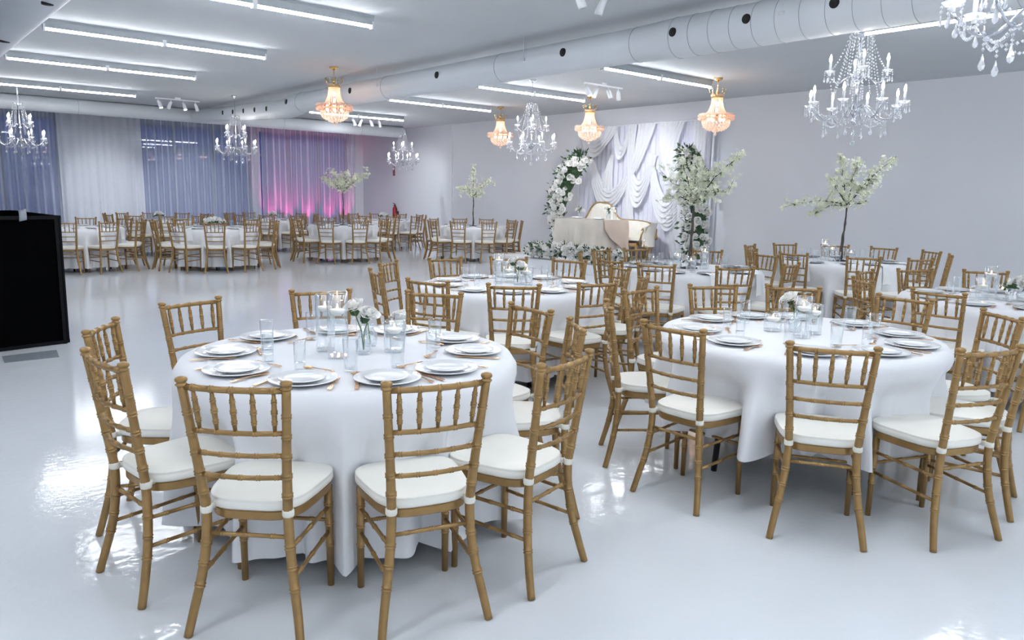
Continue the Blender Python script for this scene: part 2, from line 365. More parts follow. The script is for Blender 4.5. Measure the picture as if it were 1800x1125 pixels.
# ------------------------------------------------------------------ crystal chandeliers
def chandelier(label, x, y, rz=0.):
    t = root('crystal_chandelier', label, 'chandelier', (x, y, 0), rz, 'crystal candle chandeliers')
    b = MB(); b.lathe([(.001, 3.5), (.065, 3.5), (.06, 3.485), (.02, 3.46), (.006, 3.44)][::-1], 16); b.build('canopy', M_chrome, t)
    b = MB(); z = 3.45; k = 0
    while z > 3.10:
        c = [(.009*math.cos(q), 0, z-.017+.017*math.sin(q)) if k % 2 else (0, .009*math.cos(q), z-.017+.017*math.sin(q)) for q in [2*pi*j/8 for j in range(8)]]
        b.tube(c, .0025, 5, closed=True); z -= .027; k += 1
    b.build('chain', M_chrome, t)
    b = MB(); b.lathe([(.001, 2.22), (.02, 2.24), (.03, 2.27), (.012, 2.30), (.05, 2.35), (.055, 2.38), (.014, 2.42), (.012, 2.6), (.035, 2.64), (.012, 2.68), (.01, 3.0), (.03, 3.04), (.006, 3.1)], 12)
    b.build('stem', M_chrome, t)
    b = MB(); b.wall([(.02, 3.05), (.07, 3.06), (.095, 3.09)], 14); b.wall([(.02, 2.36), (.08, 2.375), (.11, 2.42)], 14); b.ball((0, 0, 2.06), .027, 8, 6); b.drop((0, 0, 2.22), .016, .11); b.build('glass_dishes', M_glass, t)
    beads = MB(); pend = MB()
    def strand(a, c, n, sag, r=.0085):
        a, c = Vector(a), Vector(c)
        for i in range(n+1):
            u = i/n; p = a.lerp(c, u); p.z -= sag*4*u*(1-u); beads.octa(p, r, r*1.25)
    tips = []
    for tier, (n, rr, zc, off) in enumerate(((8, .42, 2.42, 0.), (4, .25, 2.72, .4))):
        for i in range(n):
            q = 2*pi*i/n+off; cx, cy = math.cos(q), math.sin(q)
            arm = MB(); P = []
            z0 = 2.38 if tier == 0 else 2.66
            for u in [j/10 for j in range(11)]:
                r = .03+(rr-.03)*u; z = z0+(.05*math.sin(u*pi*1.1)*(1-u) - .13*math.sin(pi*max(0, (u-.22)/.78))*(1 if tier == 0 else .6)) + (zc-.03-z0)*u
                P.append((cx*r, cy*r, z))
            arm.tube(P, .0075, 6); ao = arm.build('arm', M_chrome, t)
            tip = (cx*rr, cy*rr, zc); tips.append(tip)
            c = MB(); c.lathe([(.001, zc-.035), (.012, zc-.03), (.012, zc)], 8); c.lathe([(.0115, zc), (.0115, zc+.085)], 8, (0, 0, 0)); c.xf(Matrix.Translation((cx*rr, cy*rr, 0)))
            co = c.build('candle', M_white, ao)
            e = MB(); e.lathe([(.004, zc+.085), (.011, zc+.10), (.0135, zc+.115), (.009, zc+.14), (.0015, zc+.16)], 7, (cx*rr, cy*rr, 0)); e.build('bulb', M_bulb, ao)
            g = MB(); g.wall([(.012, zc-.012), (.035, zc-.004), (.05, zc+.012)], 12, (cx*rr, cy*rr, 0)); g.build('drip_cup', M_cryst, ao)
            for w in range(5):
                a2 = 2*pi*w/5+q; px, py = cx*rr+.046*math.cos(a2), cy*rr+.046*math.sin(a2)
                for kk in range(2): beads.octa((px, py, zc-.008-.02*kk), .007, .009)
                pend.drop((px, py, zc-.045), .0095, .05)
    for i in range(8):
        q = 2*pi*i/8; q2 = 2*pi*(i+1)/8; qm = (q+q2)/2
        strand((.09*math.cos(q), .09*math.sin(q), 3.08), (.22*math.cos(q), .22*math.sin(q), 2.5), 20, .04)
        strand((.09*math.cos(qm), .09*math.sin(qm), 3.08), (.12*math.cos(qm), .12*math.sin(qm), 2.66), 14, .0)
        strand((.28*math.cos(q), .28*math.sin(q), 2.28), (.28*math.cos(q2), .28*math.sin(q2), 2.28), 10, .05)
        strand((.4*math.cos(q), .4*math.sin(q), 2.36), (.4*math.cos(q2), .4*math.sin(q2), 2.36), 12, .07)
        for kk in range(3): beads.octa((.28*math.cos(q), .28*math.sin(q), 2.26-.022*kk), .008, .01)
        pend.drop((.28*math.cos(q), .28*math.sin(q), 2.195), .017, .075)
        pend.drop((.4*math.cos(q), .4*math.sin(q), 2.33), .014, .06)
    for i in range(4):
        q = 2*pi*i/4+.4
        strand((.09*math.cos(q), .09*math.sin(q), 3.08), (.25*math.cos(q), .25*math.sin(q), 2.73), 13, .06)
        strand((.25*math.cos(q), .25*math.sin(q), 2.7), (.2*math.cos(q), .2*math.sin(q), 2.44), 9, .02)
    for kk in range(4): beads.octa((0, 0, 2.1+.025*kk), .008, .011)
    beads.build('crystal_strands', M_cryst, t, False, 'stuff'); pend.build('crystal_drops', M_cryst, t, False, 'stuff')
    return t
c0 = chandelier('sparkling crystal chandelier with lit candles hanging before the plain wall, over the blossom table', 7.3, 3.55, .2)
for x, y, rz, lab in [(9.23, 10.27, .5, 'crystal chandelier with lit candles between two gold basket chandeliers'),
                  (6.5, 16.87, .1, 'far crystal chandelier hanging before the blue-grey curtains below the duct joint'),
                  (2.65, 17.94, .3, 'far crystal chandelier at the picture edge above the black booth'),
                  (11.71, 18.33, .7, 'far crystal chandelier near the room corner beside the pink-lit curtain'),
                  (4.12, 1.12, .45, 'large close crystal chandelier cut off by the upper corner of the picture')]:
    c = copy_tree(c0); c.location = (x, y, 0); c.rotation_euler.z = rz; c['label'] = lab

def empire(label, x, y):
    t = root('basket_chandelier', label, 'chandelier', (x, y, 0), 0, 'gold basket chandeliers')
    MB().lathe([(.006, 3.44), (.02, 3.455), (.07, 3.475), (.075, 3.5)], 16).build('canopy', M_brass, t)
    b = MB(); z = 3.45; k = 0
    while z > 3.32:
        c = [(.01*math.cos(q), 0, z-.017+.017*math.sin(q)) if k % 2 else (0, .01*math.cos(q), z-.017+.017*math.sin(q)) for q in [2*pi*j/8 for j in range(8)]]
        b.tube(c, .003, 5, closed=True); z -= .027; k += 1
    b.lathe([(.012, 3.24), (.03, 3.27), (.012, 3.31), (.006, 3.335)], 10)
    b.build('chain', M_brass, t)
    for nm, rr, zz, hh in (('crown_band', .098, 3.20, .025), ('ring_band', .262, 2.882, .008), ('ring_band', .255, 2.832, .007)):
        MB().lathe([(rr-.004, zz-hh), (rr, zz-hh), (rr, zz+hh), (rr-.004, zz+hh)], 28).build(nm, M_brass, t)
    b = MB()
    for i in range(10):
        q = 2*pi*i/10; c, s_ = math.cos(q), math.sin(q)
        b.tube([(.08*c, .08*s_, 3.22), (.13*c, .13*s_, 3.26), (.14*c, .14*s_, 3.30)], .004, 5)
        b.octa((.14*c, .14*s_, 3.315), .012, .016)
    b.build('crown_prongs', M_brass, t)
    top = MB(); ring = MB(); bas = MB()
    for i in range(26):
        q = 2*pi*i/26; c, s_ = math.cos(q), math.sin(q)
        top.octa((.1*c, .1*s_, 3.215), .016, .024)
        for k in range(17):
            u = k/16; r = .088+.085*u**2.4; top.octa((r*c, r*s_, 3.185-.275*u), .0115, .0125)
    for i in range(34):
        q = 2*pi*i/34; c, s_ = math.cos(q), math.sin(q); ring.octa((.28*c, .28*s_, 2.89), .034, .034); ring.octa((.28*c, .28*s_, 2.842), .034, .034); ring.octa((.235*c, .235*s_, 2.905), .028, .02)
    for lv, (r, z) in enumerate(((.222, 2.79), (.22, 2.762), (.212, 2.737), (.196, 2.71), (.172, 2.688), (.138, 2.668), (.095, 2.652), (.045, 2.635))):
        n = max(6, int(r*110))
        for i in range(n):
            q = 2*pi*(i+lv*.5)/n; bas.drop((r*math.cos(q), r*math.sin(q), z+.03), .015, .05)
    bas.ball((0, 0, 2.585), .024, 8, 6)
    top.build('bead_cone', M_cryw, t, False); ring.build('bead_ring', M_cryw, t, False); bas.build('crystal_basket', M_cryw, t, False)
    for i in range(6):
        q = 2*pi*i/6; e = MB(); e.ball((.13*math.cos(q), .13*math.sin(q), 2.83), .022, 8, 5, sz=1.4); e.build('bulb', M_wbulb, t)
    for z in (2.98, 3.08): e = MB(); e.ball((0, 0, z), .024, 8, 5, sz=1.4); e.build('bulb', M_wbulb, t)
    return t
e0 = empire('gold basket chandelier glowing warm in front of the duct', 6.16, 11.7)
for x, y, lab in [(11.58, 13.97, 'gold basket chandelier farthest away, touching the candle chandelier in view'), (11.50, 11.05, 'gold basket chandelier hanging before the top corner of the draped backdrop'),
                  (11.17, 7.8, 'gold basket chandelier over the edge of the backdrop beside the plain wall')]:
    c = copy_tree(e0); c.location = (x, y, 0); c['label'] = lab

# ------------------------------------------------------------------ curtains and uplights on the far wall
def curtain(x0, x1, y, z0, z1, m, name, label, amp=.06, wl=.19, lean=0.):
    n = int((x1-x0)/wl*8); ph = R.random()*6
    def fn(u, v):
        x = x0+(x1-x0)*u; w = 2*pi*(x-x0)/wl
        j = .6*math.sin(w*.31+ph)+.5*math.sin(w*.173+2*ph)
        a = amp*(.75+.25*v)*(1+.35*math.sin(w*.23+ph))
        return (x+lean*v*u+.018*math.sin(w*.5+ph)*v, y+a*math.sin(w+j), z1+(z0-z1)*v)
    b = MB(); b.grid(fn, n, 6); o = b.build(name, m); return tag(o, label, 'curtain', 'window curtains')
curtain(-3.9, 4.45, 23.38, .03, 3.42, M_sheer, 'sheer_curtain', 'blue-grey sheer curtain behind the black booth')
curtain(4.25, 6.3, 23.25, .03, 3.42, M_opaq, 'white_drape', 'plain white drape between two blue-grey sheer curtains', amp=.025, wl=.2)
curtain(6.1, 9.75, 23.38, .03, 3.42, M_sheer, 'sheer_curtain', 'blue-grey sheer curtain behind the table with the white flower bowl')
curtain(9.78, 13.05, 23.34, .03, 3.42, M_sheer, 'sheer_curtain', 'sheer curtain washed with pink light at its foot')
MB().tube([(-3.9, 23.4, 3.44), (13.1, 23.4, 3.44)], .015, 8).build('trim_1', M_white)['kind'] = 'structure'
for i, (x, lab) in enumerate([(10.0, 'first'), (10.55, 'second'), (11.25, 'third'), (12.0, 'fourth'), (12.6, 'last')]):
    t = root('uplight', 'small black uplight glowing pink at the curtain foot, %s from the blue-grey side' % lab, 'light', (x, 22.95, 0), 0, 'pink uplights')
    MB().box(-.07, .07, -.03, .03, 0, .02).build('foot', M_blackm, t, False)
    MB().lathe([(.055, .02), (.07, .05), (.07, .15), (.06, .155)], 14).build('can', M_blackm, t)
    MB().lathe([(.001, .157), (.055, .157)], 14).build('lens', M_pink, t)
    ld = bpy.data.lights.new('uplight_beam', 'SPOT'); ld.energy = 60; ld.color = (1, .07, .34); ld.spot_size = math.radians(48); ld.spot_blend = .7; ld.shadow_soft_size = .05
    lo = bpy.data.objects.new('uplight_beam', ld); COL.objects.link(lo); lo.parent = t; lo.location = (0, 0, .19)
    lo.rotation_euler = Vector((0, .30, 1)).to_track_quat('-Z', 'Y').to_euler()

# wall fittings
t = root('fire_extinguisher', 'red fire extinguisher with black head on the far wall', 'extinguisher', (13.42, 21.5, 0))
MB().lathe([(.01, .62), (.07, .63), (.075, .66), (.075, .98), (.05, 1.04), (.025, 1.06)], 14).build('cylinder', M_red, t)
b = MB(); b.lathe([(.03, 1.05), (.03, 1.10), (.01, 1.12)], 10); b.bar((0, -.02, 1.13), (0, .12, 1.16), .03, .015); b.bar((0, -.02, 1.10), (0, .11, 1.09), .03, .012); b.build('valve_head', M_blackm, t)
b = MB(); b.tube([(0, -.04, 1.08), (0, -.10, 1.0), (0, -.10, .8), (0, -.09, .7)], .012, 6); b.build('hose', M_blackm, t)
MB().box(.07, .13, -.03, .03, .8, .9).build('wall_bracket', M_blackm, t, False)
t = root('wall_strip', 'narrow red-brown strip hanging on the wall below the corner chandelier', 'wall sign', (13.53, 21.72, 0))
MB().box(-.02, .02, -.035, .035, 2.04, 2.46).build('plate', mat('red_brown', (.30, .08, .07), .5), t, False)
MB().box(-.026, -.02, -.02, .02, 2.08, 2.42).build('face', mat('brown_face', (.22, .10, .09), .4), t, False)
b = MB(); b.tube([(-.02, 0, 2.46), (0, 0, 2.52)], .004, 5); b.build('hook', M_blackm, t)

# ------------------------------------------------------------------ black booth
t = root('black_booth', 'black velour panel booth standing at the picture edge', 'booth', (0, 0, 0))
ZT = 1.235
def panel(a, c, z1a, z1c, nm):
    a, c = Vector((a[0], a[1], 0)), Vector((c[0], c[1], 0)); d_ = (c-a).normalized(); n_ = Vector((d_.y, -d_.x, 0))*.02
    v = [a-n_, a+n_, c+n_, c-n_]; vs = [tuple(p) for p in v]+[(v[0].x, v[0].y, z1a), (v[1].x, v[1].y, z1a), (v[2].x, v[2].y, z1c), (v[3].x, v[3].y, z1c)]
    p = MB().add(vs, [(0, 3, 2, 1), (4, 5, 6, 7), (0, 1, 5, 4), (1, 2, 6, 5), (2, 3, 7, 6), (3, 0, 4, 7)]).build(nm, M_black, t, False)
    f = MB(); o_ = n_*1.3
    for q0, q1 in (((a+o_)+Vector((0, 0, .02)), (c+o_)+Vector((0, 0, .02))), ((a+o_)+Vector((0, 0, z1a-.02)), (c+o_)+Vector((0, 0, z1c-.02))),
                   ((c+o_)-d_*.015, (c+o_)-d_*.015+Vector((0, 0, z1c))), ((a+o_)+d_*.015, (a+o_)+d_*.015+Vector((0, 0, z1a)))):
        f.bar(q0, q1, .03, .03)
    f.build('frame', M_bframe, p, False)
panel((.10, 8.12), (1.47, 8.37), ZT, ZT, 'front_panel')
panel((1.47, 8.37), (1.25, 9.35), ZT, ZT+.02, 'side_panel')
panel((1.25, 9.35), (.05, 9.15), ZT+.02, ZT+.02, 'back_panel')
tp = tag(MB().grid(lambda u, v: (1.15+.06*u, 8.26-.028*math.sin(v*pi)-.02+.05*(1-v)*0+.05*v*(1-v), ZT+.05-.10*v+.015*u), 3, 6).build('tape_strip', M_tape), 'strip of grey tape stuck over the top edge of the black booth', 'tape')
sol = tp.modifiers.new('thick', 'SOLIDIFY'); sol.thickness = .003
b = MB(); b.add([(.88, 7.69, .0), (1.29, 7.69, 0), (1.33, 8.03, 0), (.9, 7.99, 0), (.88, 7.69, .006), (1.29, 7.69, .006), (1.33, 8.03, .006), (.9, 7.99, .006)], [(4, 5, 6, 7), (0, 1, 5, 4), (1, 2, 6, 5), (2, 3, 7, 6), (3, 0, 4, 7)])
tag(b.build('floor_mat', M_mat, None, False), 'flat grey rectangle lying on the floor before the black booth', 'mat')

# ------------------------------------------------------------------ gold ballroom chairs
def ringed(b, pts, r, rings, n=8, rr=1.17, w=.0024, gap=.0052):
    """tube along pts with bamboo double rings at the given fractions"""
    pts = [Vector(p) for p in pts]; L = [0.]
    for i in range(1, len(pts)): L.append(L[-1]+(pts[i]-pts[i-1]).length)
    T = L[-1]
    def at(s_):
        s_ = max(0, min(T, s_))
        for i in range(1, len(pts)):
            if s_ <= L[i]+1e-9: return pts[i-1].lerp(pts[i], (s_-L[i-1])/max(1e-9, L[i]-L[i-1]))
        return pts[-1].copy()
    st = [(l, 1.) for l in L]
    for q in rings:
        for sg in (-1, 1):
            c = q*T+sg*gap
            st += [(c-w-.001, 1.), (c-w*.4, rr), (c+w*.4, rr), (c+w+.001, 1.)]
    st = sorted(x for x in st if -1e-6 <= x[0] <= T+1e-6)
    out = []; last = -1
    for x in st:
        if x[0]-last > 4e-4: out.append(x); last = x[0]
    rf = r if callable(r) else (lambda u: r)
    return b.tube([at(x[0]) for x in out], [rf(x[0]/T)*x[1] for x in out], n)
def seat_outline(grow=0., n=40, x0=.012, x1=.395):
    P = []
    for i in range(n):
        q = 2*pi*i/n; c, s_ = math.cos(q), math.sin(q); e = .52
        ux = math.copysign(abs(c)**e, c); uy = math.copysign(abs(s_)**e, s_)
        x = (x0+x1)/2+ux*((x1-x0)/2+grow); hw = .160+(.205-.160)*(x-x0)/(x1-x0)
        P.append((x, uy*(hw+grow)))
    return P
def ring_mesh(levels, n=40):
    b = MB()
    for g, z in levels:
        b.v += [(x, y, z) for x, y in seat_outline(g, n)]
    for i in range(len(levels)-1):
        for j in range(n): b.f.append((i*n+j, i*n+(j+1) % n, (i+1)*n+(j+1) % n, (i+1)*n+j))
    b.f.append(tuple(range(n-1, -1, -1))); k = (len(levels)-1)*n; b.f.append(tuple(k+j for j in range(n)))
    return b
ZS = .405
post = lambda s: [(-.063, s*.198, 0), (-.040, s*.183, .09), (-.016, s*.163, .20), (-.003, s*.149, .31), (0, s*.143, .42), (-.008, s*.146, .50), (-.026, s*.154, .63), (-.046, s*.165, .77), (-.063, s*.174, .888)]
def smooth_path(P, k=4):
    P = [Vector(p) for p in P]; out = []
    for i in range(len(P)-1):
        a, b_, c, d_ = P[max(0, i-1)], P[i], P[i+1], P[min(len(P)-1, i+2)]
        for j in range(k):
            t = j/k; out.append(.5*((2*b_)+(c-a)*t+(2*a-5*b_+4*c-d_)*t*t+(3*b_-a-3*c+d_)*t**3))
    return out+[P[-1]]
def post_mb(s, n=12):
    b = MB(); ringed(b, smooth_path(post(s)), lambda u: .0150+.0022*math.sin(pi*min(1, u*1.15)), [.20, .285, .365, .575, .655, .735, .815, .895], n)
    x, y = -.064, s*.175
    b.lathe([(.014, .885), (.019, .889), (.019, .893), (.0145, .896), (.0145, .899), (.019, .902), (.0205, .908), (.018, .914), (.008, .918), (.001, .919)], n, (x, y, 0)); return b
def front_mb(s, n=10):
    b = MB(); ringed(b, [(.340, s*.173, 0), (.338, s*.172, .2), (.335, s*.17, .41)], lambda u: .0128+.0035*u, [.42, .62, .82], n); return b
def rail_mb(z, hw, x, r, bow=.022, k=5, n=8):
    b = MB(); P = [(x-bow*(1-(2*u-1)**2), hw*(2*u-1), z) for u in [i/10 for i in range(11)]]
    ringed(b, P, r, [(i+.5)/k for i in range(k)], n, 1.2, .0022, .0045); return b
def spindle_mb(i, n=8):
    u = (i+.5)/5; bow = .022*(1-(2*u-1)**2)
    b = MB(); ringed(b, [(-.041-bow, .158*(2*u-1), .735), (-.0615-bow, .168*(2*u-1), .884)], lambda q: .0055+.0042*math.sin(pi*q), [.25, .5, .75], n, 1.25, .0022, .0042); return b
def stretch_list(): 
    out = []
    for s in (-1, 1):
        for zb, zf in ((.315, .325), (.21, .225)):
            xb = -.004 if zb > .3 else -.014; yb = .149 if zb > .3 else .161
            out.append([(xb, s*yb, zb), (.337, s*.171, zf)])
    out.append([(-.001, -.146, .355), (-.001, .146, .355)]); out.append([(.337, -.17, .27), (.337, .17, .27)])
    return out
CM = {}
def chair_meshes():
    g = M_gold
    CM['post'] = [post_mb(s).mesh('post', g) for s in (-1, 1)]; CM['front'] = [front_mb(s).mesh('front', g) for s in (-1, 1)]
    CM['rails'] = [rail_mb(.884, .166, -.062, .0112).mesh('rail', g), rail_mb(.735, .158, -.042, .0092).mesh('rail', g), rail_mb(.655, .151, -.030, .0088).mesh('rail', g), rail_mb(.575, .147, -.019, .0088).mesh('rail', g)]
    CM['spin'] = [spindle_mb(i).mesh('spindle', g) for i in range(5)]
    CM['str'] = []
    for p in stretch_list():
        b = MB(); ringed(b, p, .0078, [.2, .5, .8], 8, 1.25, .0022, .0045); CM['str'].append(b.mesh('stretcher', g))
    CM['frame'] = sharp(ring_mesh([(-.03, ZS-.006), (-.006, ZS-.004), (-.002, ZS), (-.002, ZS+.026), (-.008, ZS+.03)]).mesh('frame', g), .5)
    z = ZS+.028
    CM['cush'] = ring_mesh([(-.02, z), (-.002, z+.003), (.006, z+.012), (.006, z+.030), (.003, z+.037), (.0055, z+.040), (.004, z+.0435), (-.002, z+.0435), (-.012, z+.047), (-.05, z+.052), (-.10, z+.055), (-.14, z+.056)]).mesh('cushion', M_cush)
    CM['strap'] = []
    for s in (-1, 1):
        b = MB(); b.lathe([(.0185, .430), (.0205, .434), (.0205, .452), (.0185, .456)], 10, (0, s*.1435, 0)); b.bar((.0, s*.142, .443), (.05, s*.12, .443), .004, .022); CM['strap'].append(b.mesh('strap', M_strap))
    # plain versions for the far end of the hall
    b = MB()
    for zz, hw, x, r in ((.884, .166, -.062, .0112), (.735, .158, -.042, .0092), (.655, .151, -.03, .0088), (.575, .147, -.019, .0088)):
        b.tube([(x-.022*(1-(2*u-1)**2), hw*(2*u-1), zz) for u in (0, .25, .5, .75, 1)], r, 6)
    CM['farrails'] = b.mesh('rails', g)
    b = MB()
    for i in range(5):
        u = (i+.5)/5; bow = .022*(1-(2*u-1)**2); b.tube([(-.041-bow, .158*(2*u-1), .735), (-.0615-bow, .168*(2*u-1), .884)], .0085, 5)
    CM['farspin'] = b.mesh('spindles', g)
    b = MB()
    for p in stretch_list(): b.tube(p, .0085, 5)
    CM['farstr'] = b.mesh('stretchers', g)
chair_meshes()
def chair(x, y, th, label, group, far=False):
    t = root('ballroom_chair', label, 'chair', (x, y, 0), th, group)
    link('seat_frame', CM['frame'], t); c = link('cushion', CM['cush'], t)
    for k in range(2): link('leg', CM['post'][k], t); link('leg', CM['front'][k], t)
    if far:
        for nm, k in (('back_rails', 'farrails'), ('back_spindles', 'farspin'), ('stretchers', 'farstr')): link(nm, CM[k], t, 'stuff')
    else:
        for me in CM['rails']: link('back_rail', me, t)
        for me in CM['spin']: link('spindle', me, t)
        for me in CM['str']: link('stretcher', me, t)
        for me in CM['strap']: link('strap', me, c)
    return t

# ------------------------------------------------------------------ tables
HOURS = ['twelve', 'one', 'two', 'three', 'four', 'five', 'six', 'seven', 'eight', 'nine', 'ten', 'eleven']
def clock(cx, cy, ang):
    """clock place round the table as seen from the camera, twelve farthest away"""
    az = math.atan2(cy, cx); d_ = (az-ang) % (2*pi); h = int(round(d_/(pi/12))) % 24
    return HOURS[h//2]+" o'clock" if h % 2 == 0 else 'half past '+HOURS[h//2]
Z0 = .762
HEM = {'T2': .27, 'T3': .12, 'T4': .16, 'T5': .14, 'T6': .2}
def cloth_mesh(cx, cy, chairs, seed, hem=.085):
    rr = random.Random(seed); ph = [rr.random()*6.28 for _ in range(4)]; nA, nZ = 384, 20
    info = [(math.atan2(y-cy, x-cx), math.hypot(x-cx, y-cy)) for x, y, th in chairs]
    def fn(u, v):
        a = 2*pi*u; s_ = v
        if v < .06: r = .765*(.9+.1*v/.06); return (r*math.cos(a), r*math.sin(a), Z0+.004)
        t = (v-.06)/.94
        z = Z0+.004-.012*sm(t/.04)-(Z0-hem)*t
        lobe = 0.; push = 0.
        near = 9.
        for q, dd in info:
            da = (a-q+pi) % (2*pi)-pi; near = min(near, abs(da))
            lat = abs(math.sin(da))*.72 if abs(da) < 1.5 else 9
            w = math.exp(-(lat/.20)**4); need = max(0, .775-(dd-.405)); push = max(push, w*min(.15, need))
        lobe = sm((near-.20)/.14)
        r = .768+.010*sm(t/.05)
        r += t**.8*(.012+.085*lobe*sm(t/.6)+.075*(abs(math.sin(8*a+ph[0]+.7*math.sin(2*a+ph[3])))**.55-.72)*sm((t-.04)*2.2)+.022*math.sin(19*a+ph[1]+2*math.sin(3*a))*sm(t*1.6)+.012*math.sin(34*a+ph[2])*t)
        r -= push*sm((t-.10)/.30)
        return (r*math.cos(a), r*math.sin(a), z)
    b = MB(); b.grid(lambda u, v: fn(u, v), nA, nZ)
    b.f = [q[::-1] for q in b.f]; k = len(b.v)
    b.v.append((0, 0, Z0+.004))
    for i in range(nA): b.f.append((k, i*(nZ+1), (i+1)*(nZ+1)))
    return b
leg_me = None
def table(key, cx, cy, desc, chairs, far=False):
    global leg_me
    t = root('round_table', 'round folding table hidden under the white cloth of '+desc, 'table', (cx, cy, 0), .4, 'round banquet tables')
    MB().lathe([(.72, Z0-.035), (.742, Z0-.03), (.742, Z0-.014), (.735, Z0-.01)], 40).build('tabletop', M_blackm, t)
    for i in range(4):
        q = pi/4+i*pi/2; b = MB(); b.tube([(.50*math.cos(q), .50*math.sin(q), 0), (.44*math.cos(q), .44*math.sin(q), Z0-.03)], .017, 8); b.build('leg', M_blackm, t)
    o = cloth_mesh(cx, cy, chairs, hash(key) % 97 if False else sum(map(ord, key)), HEM.get(key, .085)).build('tablecloth', M_cloth); o.location = (cx, cy, 0)
    tag(o, 'white cloth hanging in folds on '+desc, 'tablecloth', 'white round tablecloths')
    used = {}
    for x, y, th in chairs:
        c = clock(cx, cy, math.atan2(y-cy, x-cx)); used[c] = used.get(c, 0)+1
        chair(x, y, th, 'gold spindle-back chair at %s of %s' % (c, desc), 'gold ballroom chairs', far)

# ------------------------------------------------------------------ place settings
PM = {}
def plate_prof(r, h): return [(.001, .002), (r*.55, .002), (r*.6, .0), (r*.66, .003), (r*.97, h-.002), (r, h), (r*.985, h+.003), (r*.70, .008), (r*.62, .006), (.001, .006)]
PM['charger'] = MB().lathe(plate_prof(.137, .017), 36).mesh('charger', M_china)
PM['plate'] = MB().lathe(plate_prof(.092, .013), 32).mesh('plate', M_china)
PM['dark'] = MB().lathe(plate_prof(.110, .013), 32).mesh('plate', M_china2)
b = MB(); b.wall([(.001, .001), (.0265, .001), (.028, .004), (.0325, .14), (.0312, .1415), (.0306, .139)], 24); b.wall([(.0275, .014), (.001, .012)], 24); PM['glass'] = b.mesh('glass', M_glass)
b = MB(); b.wall([(.001, .001), (.023, .001), (.024, .004), (.0245, .125), (.0232, .1265), (.0226, .124)], 24); b.wall([(.0225, .032), (.001, .028)], 24); PM['flute'] = b.mesh('glass', M_glass)
b = MB()    # fork, along +x, handle at 0
def flatstrip(b, prof, z=.004, th=.0025, curve=0.):
    for sgn in (0, 1):
        pass
    k = len(b.v)
    for x, w in prof:
        zz = z+curve*math.sin(pi*x/.2)
        b.v += [(x, -w, zz), (x, w, zz), (x, w, zz+th), (x, -w, zz+th)]
    n = len(prof)
    for i in range(n-1):
        a = k+4*i; c = a+4
        b.f += [(a, c, c+1, a+1), (a+1, c+1, c+2, a+2), (a+2, c+2, c+3, a+3), (a+3, c+3, c, a)]
    b.f += [(k, k+1, k+2, k+3), (k+4*n-1, k+4*n-2, k+4*n-3, k+4*n-4)]
    return b
flatstrip(b, [(0, .006), (.01, .0095), (.03, .0085), (.07, .0045), (.115, .0035), (.128, .009), (.145, .0115)], curve=.004)
for i in range(4):
    y = (i-1.5)*.0062; k = len(b.v); flatstrip(b, [(.144, .0017), (.17, .0016), (.188, .0008)], z=.006); 
    for j in range(k, len(b.v)): b.v[j] = (b.v[j][0], b.v[j][1]+y, b.v[j][2])
PM['fork'] = b.mesh('fork', M_cut, False)
b = MB(); flatstrip(b, [(0, .006), (.01, .009), (.05, .008), (.095, .006), (.105, .0085), (.15, .0105), (.19, .009), (.21, .003)], th=.003); PM['knife'] = b.mesh('knife', M_cut, False)
b = MB(); flatstrip(b, [(0, .005), (.01, .008), (.03, .007), (.06, .0035), (.115, .003)], curve=.003); b.ball((.138, 0, .007), .017, 12, 6, 1.55, 1.0, .32); PM['spoon'] = b.mesh('spoon', M_cut)
def napk():
    def fn(u, v):
        x = .16-.33*v; z = .0
        if v > .42: q = (v-.42)/.58; x = .16-.33*.42-.012-.012*q; z = -.005-.22*q
        return (x, (u-.5)*(.13-.03*math.sin(pi*v))+.012*math.sin(5*v), .014+z+.004*math.sin(u*9+3*v))
    return MB().grid(fn, 6, 14)
PM['napkin'] = napk().mesh('napkin', M_linen)
def put(name, me, x, y, z, rz, label, cat, group): o = link(name, me, None, None, (x, y, z), rz); return tag(o, label, cat, group)
ZT_ = Z0+.006
